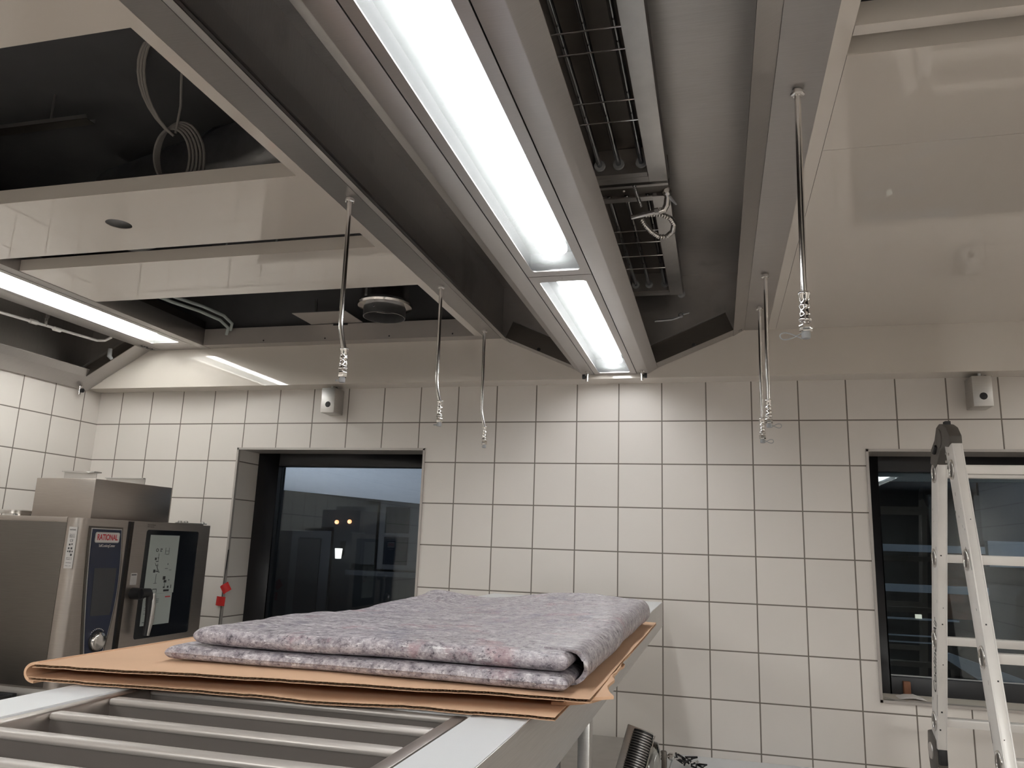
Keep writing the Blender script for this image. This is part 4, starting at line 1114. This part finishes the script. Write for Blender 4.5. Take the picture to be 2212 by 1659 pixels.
def shell_bar(t0, t1, r0, r1):
    m_ = MB(); vs, fs = [], []
    for t, r in ((t0, r0), (t0, r1), (t1, r1), (t1, r0)): vs += shell(t, r)
    for q in range(4):
        for k in range(8):
            a_, b_ = q * 9 + k, ((q + 1) % 4) * 9 + k
            fs.append((a_, a_ + 1, b_ + 1, b_))
    fs.append((0, 9, 18, 27)); fs.append((8, 35, 26, 17))
    return m_.add(vs, fs)
shell_bar(0.0, 1.0, 0.002, 0.0225).build('guard_body', M['black'], sl, smooth=60)
for i in range(34):
    t = 0.03 + 0.95 * i / 33
    shell_bar(t, t + 0.0075, 0.0215, 0.0243).build('rib', M['hood_steel'], sl, smooth=60)
def obox(c, e1, e2, e3, a, b_, d_):
    m_ = MB()
    vs = [c + e1 * (a * sx) + e2 * (b_ * sy) + e3 * (d_ * sz) for sz in (-1, 1) for sx, sy in ((-1, -1), (1, -1), (1, 1), (-1, 1))]
    return m_.add(vs, [(3, 2, 1, 0), (4, 5, 6, 7), (0, 1, 5, 4), (1, 2, 6, 5), (2, 3, 7, 6), (3, 0, 4, 7)])
mid = g0.lerp(g1, 0.5)
obox(mid - nrm * 0.008 - ax * 0.002 - across * 0.009, ax, across, nrm, L_ / 2 + 0.004, 0.030, 0.004).build('carriage_plate', M['steel'], sl, bevel=0.002)
obox(mid + across * 0.0255 - nrm * 0.002, ax, across, nrm, L_ / 2, 0.0010, 0.010).build('edge_plate', M['chrome'], sl, smooth=0)
MB().lathe((-0.170, 1.955, 1.128), [(0.006, -0.020), (0.034, -0.016), (0.056, -0.004), (0.062, 0.012), (0.058, 0.028), (0.040, 0.034)], 30, 'x').build('blade_cover', M['clear'], sl, smooth=60)
MB().box(-0.235, -0.212, 1.80, 1.99, 0.9005, 1.10).build('column', M['steel'], sl, bevel=0.004)

tf = thing('tap_fitting', (-0.2, 3.2, 0.78), 'small chrome fitting standing on the white worktop by the slicer', 'fitting')
MB().box(-0.222, -0.198, 3.19, 3.21, 0.7805, 0.885).build('stem', M['dark_steel'], tf, bevel=0.006)
MB().lathe((-0.182, 3.195, 0.868), [(0.006, -0.012), (0.014, -0.006), (0.014, 0.006), (0.006, 0.012)], 14, 'x').build('ball_head', M['chrome'], tf)
MB().tube([(-0.20, 3.195, 0.868), (-0.17, 3.195, 0.868)], 0.006, 10).build('arm', M['chrome'], tf)
MB().tube([(-0.178, 3.19, 0.856), (-0.186, 3.185, 0.83), (-0.176, 3.18, 0.80), (-0.165, 3.18, 0.784)], 0.003, 8).build('hose', M['rubber'], tf)
MB().lathe((-0.226, 3.12, 0.7805), [(0.026, 0), (0.028, 0.03), (0.024, 0.05), (0.021, 0.055)], 20).build('jar', M['label'], tf)
br = thing('cable_tangle', (-0.13, 3.42, 0.78), 'tangle of black and white cables on the white worktop', 'cable')
for k in range(9):
    random.seed(k)
    p0 = Vector((-0.175 + 0.011 * k, 3.42, 0.786))
    pts = [p0 + Vector((random.uniform(-0.02, 0.03), random.uniform(-0.03, 0.03), random.uniform(0.0, 0.055) * (1 - k / 14))) for _ in range(5)]
    MB().tube(pts, 0.004 if k % 3 else 0.003, 8).build('cable', M['black'] if k % 3 else M['logo_white'], br)

# ------------------------------------------------------------------ red tags on the dark cable by the window
cbx = -2.455
tag(MB().tube([(-2.452, YW - 0.004, 1.55), (-2.457, YW - 0.004, 1.40), (-2.458, YW - 0.004, 1.25), (-2.461, YW - 0.004, 0.95)], 0.003, 8).build('black_cable', M['black']),
    'thin black cable down the window corner beside the oven', 'cable')
def red_tag(x, z, ang, label):
    s = 0.024
    c, q = math.cos(math.radians(ang)), math.sin(math.radians(ang))
    mb = MB()
    P = []
    for i in range(6):
        for j in range(6):
            u, v = (i / 5 - 0.5) * 2 * s, (j / 5 - 0.5) * 2 * s * 0.95
            P.append((x + u * c - v * q, YW - 0.012 - 0.005 * math.sin(i * 1.1), z + u * q + v * c))
    k = len(P)
    P2 = [(p[0], p[1] + 0.001, p[2]) for p in P]
    fs = []
    for i in range(5):
        for j in range(5):
            a_ = i * 6 + j
            fs += [(a_, a_ + 1, a_ + 7, a_ + 6), (k + a_, k + a_ + 6, k + a_ + 7, k + a_ + 1)]
    rim = [j for j in range(6)] + [i * 6 + 5 for i in range(1, 6)] + [30 + j for j in range(4, -1, -1)] + [i * 6 for i in range(4, 0, -1)]
    for a_, b_ in zip(rim, rim[1:] + rim[:1]): fs.append((a_, k + a_, k + b_, b_))
    tag(mb.add(P + P2, fs).build('red_tag', M['red'], None, smooth=50), label, 'tag', 'red tape tags')
red_tag(-2.440, 1.358, 35, 'red tape tag on the black cable, upper of the two')
red_tag(-2.462, 1.292, -4, 'red tape tag on the black cable, lower of the two')

# ------------------------------------------------------------------ on the sill
yf = YW + 0.205
tag(MB().box(0.755, 0.782, yf - 0.030, yf - 0.004, 1.0585, 1.115).build('wood_block', M['wood'], None, bevel=0.002), 'small reddish wooden block upright on the window sill', 'block')
bk = thing('folded_leaflet', (0.76, 3.75, 1.0585), 'folded paper leaflet lying on the window sill', 'leaflet')
for k in range(4):
    o = 0.004 * k
    MB().strip([(0.715 + o, 1.0595 + 0.0012 * k), (0.735 + o, 1.0635 + 0.0015 * k), (0.77 + o, 1.0665 + 0.0012 * k), (0.815 - o, 1.0605 + 0.0012 * k)], 3.685 + 0.004 * k, 3.775, 0.0008).build('page', M['logo_white'], bk, smooth=60)
tag(MB().strip([(0.650, 1.066), (0.70, 1.0592), (0.95, 1.0590), (1.02, 1.0592)], 3.652, 3.672, 0.0012).build('masking_strip', M['bars'], None, smooth=40), 'loose strip of protective film along the sill edge', 'film strip')

# ------------------------------------------------------------------ ladder
ld = thing('folding_ladder', (0.95, 2.75, 0), 'scuffed aluminium folding ladder standing open before the window', 'ladder')
LXa, LXb, SW, SDp = 0.700, 1.160, 0.028, 0.078
top_b, bot_b = Vector((0, 2.822, 1.985)), Vector((0, 3.375, 0.012))
top_f, bot_f = Vector((0, 2.665, 1.985)), Vector((0, 2.135, 0.012))
def leg_pt(a, b_, z):
    t = (z - a.z) / (b_.z - a.z)
    return a.lerp(b_, t)
def stile(x0, a, b_, z1, z0, name='stile'):
    p, q = leg_pt(a, b_, z1), leg_pt(a, b_, z0)
    h = SDp / 2
    pts = []
    mb = MB()
    # closed box rail with small raised lips on both narrow faces
    for yo0, yo1, xa, xb in ((-h, h, x0, x0 + SW), (-h - 0.0015, -h + 0.004, x0 - 0.0008, x0 + 0.003), (-h - 0.0015, -h + 0.004, x0 + SW - 0.003, x0 + SW + 0.0008)):
        mb.add([(xa, p.y + yo0, p.z), (xb, p.y + yo0, p.z), (xb, p.y + yo1, p.z), (xa, p.y + yo1, p.z), (xa, q.y + yo0, q.z), (xb, q.y + yo0, q.z), (xb, q.y + yo1, q.z), (xa, q.y + yo1, q.z)],
               [(0, 1, 2, 3), (7, 6, 5, 4), (0, 4, 5, 1), (1, 5, 6, 2), (2, 6, 7, 3), (3, 7, 4, 0)])
    return mb.build(name, M['alu'], ld, bevel=0.0012)
def rung(a, b_, z):
    c = leg_pt(a, b_, z)
    prof = [(c.y - 0.018, c.z + 0.013), (c.y + 0.018, c.z + 0.013), (c.y + 0.020, c.z + 0.010), (c.y + 0.014, c.z - 0.014), (c.y - 0.014, c.z - 0.014), (c.y - 0.020, c.z + 0.010)]
    r_ = MB().prism(prof, LXa + 0.004, LXb + SW - 0.004, 'x').build('rung', M['alu'], ld, bevel=0.001)
    for xx, sgn in ((LXa, -1), (LXb + SW, 1)):
        e = MB()
        e.tube([(xx + sgn * 0.001, c.y + 0.021 * math.cos(2 * PI * k / 24) * 1.0, c.z + 0.027 * math.sin(2 * PI * k / 24)) for k in range(24)], 0.0042, 8, closed=True)
        ee = e.build('rung_collar', M['chrome'], r_, smooth=60)
        MB().prism([(c.y + 0.019 * math.cos(2 * PI * k / 20), c.z + 0.025 * math.sin(2 * PI * k / 20)) for k in range(20)], xx + sgn * 0.0002, xx + sgn * 0.0012, 'x').build('rung_end', M['hinge'], r_, smooth=0)
for a, b_, zr in ((top_b, bot_b, (1.903, 1.630, 1.361, 1.092, 0.80, 0.53, 0.26)), (top_f, bot_f, (1.896, 1.628, 1.366, 1.112, 0.82, 0.54, 0.26))):
    for x0 in (LXa, LXb):
        stile(x0, a, b_, 1.975, 1.005 if b_ is bot_b else 0.03)
        if b_ is bot_b: stile(x0, a, b_, 0.945, 0.03)
        q = leg_pt(a, b_, 0.02)
        MB().box(x0 - 0.003, x0 + SW + 0.003, q.y - SDp / 2 - 0.004, q.y + SDp / 2 + 0.004, 0.0, 0.045).build('foot', M['black'], ld, bevel=0.004)
    for z in zr: rung(a, b_, z)
for x0 in (LXa, LXb):
    # hinge head over both legs
    hx0, hx1 = x0 - 0.004, x0 + SW + 0.004
    poly = [(2.700, 2.045), (2.735, 2.052), (2.770, 2.045), (2.800, 2.010), (2.850, 1.985), (2.872, 1.940), (2.838, 1.915), (2.792, 1.930), (2.745, 1.965), (2.700, 1.975), (2.660, 1.968), (2.632, 1.975), (2.632, 2.000), (2.662, 2.030)]
    h_ = MB().prism(poly, hx0, hx1, 'x').build('hinge', M['hinge'], ld, bevel=0.003)
    MB().lathe((hx0, 2.742, 2.005), [(0.030, -0.003), (0.032, 0.001)], 28, 'x').build('hinge_disc', M['hinge'], h_)
    MB().tube([(hx0 - 0.002, 2.775, 1.985), (hx0 - 0.004, 2.80, 1.965)], 0.006, 8).build('latch', M['black'], h_)
    MB().box(x0 + 0.006, x0 + SW - 0.006, 2.700, 2.725, 2.044, 2.056).build('latch_block', M['black'], h_, smooth=0)
    for yy, zz in ((2.845, 1.955), (2.815, 1.950), (2.860, 1.93), (2.83, 1.925), (2.690, 1.955), (2.665, 1.950), (2.695, 1.93), (2.668, 1.925)):
        MB().lathe((x0 - 0.0008 if zz > 1.94 or True else x0, yy, zz - 0.004), [(0.004, -0.0015), (0.005, 0.001)], 8, 'x').build('rivet', M['steel'], h_)
    # locking joint in the middle of the back leg
    q = leg_pt(top_b, bot_b, 0.975)
    j_ = MB().prism([(q.y - 0.030, 0.93), (q.y - 0.034, 1.03), (q.y + 0.02, 1.055), (q.y + 0.062, 1.045), (q.y + 0.075, 0.985), (q.y + 0.060, 0.925), (q.y + 0.015, 0.90)], hx0, hx1, 'x').build('lock_joint', M['hinge'], ld, bevel=0.003)
    MB().lathe((hx0, q.y + 0.03, 0.985), [(0.026, -0.003), (0.028, 0.001)], 24, 'x').build('hinge_disc', M['steel'], j_)
    MB().box(x0 + 0.003, x0 + SW + 0.001, q.y - 0.046, q.y - 0.028, 0.955, 1.015).build('rubber_pad', M['black'], j_, bevel=0.004)
# pen writing and scuffs on the outer face of the stiles
q = leg_pt(top_b, bot_b, 1.31)
for wd_, z_, wi_ in (('Cooline', 1.265, 0.16), ('Air', 1.405, 0.062)):
    q = leg_pt(top_b, bot_b, z_)
    text('lettering', wd_, 0.046, (LXa - 0.0004, q.y - 0.006, z_), ((0, (top_b - bot_b).y, (top_b - bot_b).z)), (0, 1, 0.28), M['ink'], ld, width=wi_, shear=0.2)
sc = MB()
random.seed(21)
for a, b_ in ((top_b, bot_b), (top_f, bot_f)):
    for k in range(16):
        z = random.uniform(0.98, 1.86); p = leg_pt(a, b_, z)
        y = p.y + random.uniform(-0.034, 0.034); l_ = random.uniform(0.003, 0.012) if k % 4 else random.uniform(0.03, 0.07)
        wd = random.uniform(0.0006, 0.0016)
        sl_ = (b_ - a).normalized()
        sc.add([(LXa - 0.0006, y - wd, z), (LXa - 0.0006, y + wd, z), (LXa - 0.0006, y + wd + sl_.y * l_, z - l_), (LXa - 0.0006, y - wd + sl_.y * l_, z - l_)], [(0, 1, 2, 3)])
    for k in range(6):
        z = random.uniform(0.98, 1.86); p = leg_pt(a, b_, z)
        x = LXa + random.uniform(0.006, SW - 0.006); s_ = random.uniform(0.001, 0.003); yy = p.y - SDp / 2 - 0.0006
        sc.add([(x - s_, yy, z - s_), (x + s_, yy, z - s_), (x + s_, yy, z + s_), (x - s_, yy, z + s_)], [(0, 1, 2, 3)])
tag(sc.build('scuff_marks', M['ink'], ld, smooth=0), kind='stuff')

# ------------------------------------------------------------------ outside the windows (night)
def yard_fill(loc, target, power, angle, col, label):  # unseen spot added to light the outside view, with a body built around it
    l = bpy.data.lights.new('yard_fill', 'SPOT'); l.energy = power; l.color = col; l.spot_size = math.radians(angle); l.spot_blend = 0.6; l.shadow_soft_size = 0.03
    o = bpy.data.objects.new('yard_fill', l); COL.objects.link(o); o.location = loc
    o.rotation_euler = (Vector(target) - Vector(loc)).to_track_quat('-Z', 'Y').to_euler()
    d = (Vector(target) - Vector(loc)).normalized()
    c = Vector(loc) - d * 0.10
    f = thing('fill_light_body', c, label, 'lamp', 'added yard fill lights')
    MB().cyl(c - d * 0.05, c + d * 0.04, 0.06, 16).build('housing', M['black'], f)
    MB().cyl(c - d * 0.05, (c.x, c.y, -0.02) if c.z < 1.5 else (c.x, c.y, 0.0), 0.012, 8).build('stake', M['black'], f)
yard_fill((-3.6, 5.0, 0.25), (-3.3, 5.2, 2.3), YARD_FILL, 128, (0.84, 0.89, 1.0), 'unseen flood light added on the yard ground to light the canopy')
fs_ = MB().add([(-7, 3.925, 2.46), (0.3, 3.925, 2.30), (0.3, 6.92, 1.76), (-7, 6.92, 2.29), (-7, 3.925, 2.6), (0.3, 3.925, 2.6), (0.3, 6.92, 2.6), (-7, 6.92, 2.6)], [(3, 2, 1, 0), (4, 5, 6, 7), (0, 1, 5, 4), (1, 2, 6, 5), (2, 3, 7, 6), (3, 0, 4, 7)])
tag(fs_.build('canopy', M['soffit'], None, smooth=0), 'pale bluish canopy underside seen through the window beside the oven', 'canopy', None)
hs = thing('annexe_building', (-3.2, 7.2, 0), 'dark building across the yard behind the window beside the oven', 'building')
MB().box(-8, -0.2, 7.0, 7.15, 0, 2.4).build('facade', M['facade'], hs, smooth=0)
dd_ = MB().box(-4.02, -3.60, 6.95, 6.999, 0.0, 1.70).build('door_frame', M['facade2'], hs, smooth=0)
MB().box(-3.94, -3.70, 6.935, 6.951, 0.1, 1.62).build('door_leaf', M['facade'], dd_, smooth=0)
f2 = MB().box(-3.10, -2.62, 6.94, 6.999, 1.36, 2.0).build('window_frame', M['facade2'], hs, smooth=0)
for z0, z1 in ((1.41, 1.66), (1.70, 1.94)): MB().box(-3.04, -2.80, 6.93, 6.941, z0, z1).build('pane', M['oven_glass'], f2, smooth=0)
MB().box(-3.28, -3.14, 6.96, 6.999, 1.40, 1.96).build('shutter', M['black'], hs, smooth=0)
MB().box(-3.40, -2.55, 6.90, 6.999, 1.30, 1.345).build('ledge', M['facade2'], hs, smooth=0)
wlp = thing('wall_lamp', (-3.50, 6.9, 1.49), 'lit wall lamp on the dark building outside', 'lamp')
MB().prism([(-3.525, 1.54), (-3.470, 1.54), (-3.478, 1.445), (-3.515, 1.445)], 6.90, 6.95).build('shade', M['glow'], wlp, smooth=0)
MB().box(-3.51, -3.485, 6.95, 6.999, 1.47, 1.52).build('bracket', M['black'], wlp, smooth=0)
for x_, z_, lb_ in ((-3.575, 1.788, 'small amber lamp on the dark building, nearer the oven'), (-3.440, 1.796, 'small amber lamp on the dark building, above the lit wall lamp')):
    tag(MB().lathe((x_, 6.985, z_), [(0.012, -0.012), (0.020, 0.0), (0.020, 0.014)], 12, 'y').build('amber_lamp', M['amber']), lb_, 'lamp', 'amber lamps')
# behind the ladder window
yard_fill((2.6, 4.4, 2.6), (1.5, 5.1, 1.4), YARD_FILL * 0.43, 80, (0.75, 0.86, 1.0), 'unseen flood light added on a pole to light the view beyond the ladder window')
tag(MB().box(0.5, 4.0, 5.6, 5.7, 0, 2.6).build('shed_wall', M['black'], None, smooth=0), 'black shed wall behind the ladder window', 'wall')
rk = thing('outdoor_rack', (1.1, 5.1, 0), 'dark rack with pale boards behind the ladder window', 'rack')
for z0, z1, x1 in ((1.668, 1.708, 1.46), (1.442, 1.484, 1.46), (1.29, 1.298, 1.3), (1.20, 1.205, 1.3), (1.165, 1.17, 1.3)):
    MB().box(0.60, x1, 5.0, 5.05, z0, z1).build('board', M['pale'], rk, smooth=0)
for x_ in (0.62, 1.20, 1.44): MB().box(x_, x_ + 0.03, 5.055, 5.09, 0, 2.0).build('upright', M['facade'], rk, smooth=0)
MB().box(1.21, 1.42, 5.1, 5.15, 1.30, 1.66).build('brown_panel', M['wood'], rk, smooth=0)
gp = thing('grey_partition', (1.9, 5.1, 0), 'tall pale grey partition behind the ladder window', 'partition')
MB().box(1.47, 2.6, 5.06, 5.10, 0.6, 2.3).build('sheet', M['facade2'], gp, smooth=0)
MB().box(1.475, 2.4, 5.0, 5.055, 1.60, 1.742).build('ledge_box', M['pale'], gp, smooth=0)
MB().box(1.66, 2.5, 5.02, 5.058, 1.1, 1.50).build('dark_hatch', M['black'], gp, smooth=0)
tt = thing('sloping_board', (1.3, 4.8, 0), 'pale board leaning low behind the ladder window', 'board')
MB().prism([(1.16, 1.12), (1.22, 1.13), (1.56, 1.02), (1.56, 0.96), (1.40, 0.97)], 4.90, 4.95).build('panel', M['pale'], tt, smooth=0)
MB().box(1.28, 1.32, 4.955, 4.99, 0.0, 1.05).build('leg', M['facade'], tt, smooth=0)
sg_ = tag(MB().box(1.075, 1.106, 4.98, 4.9995, 1.300, 1.322).build('lit_sign', M['sign'], None, smooth=0), 'tiny lit yellowish sign seen through the ladder window', 'sign')
tag(MB().box(-9, 5, YO, 9.0, -0.12, -0.02).build('yard_ground', M['facade'], None, smooth=0), 'dark yard ground outside the windows', 'ground', None, 'structure')
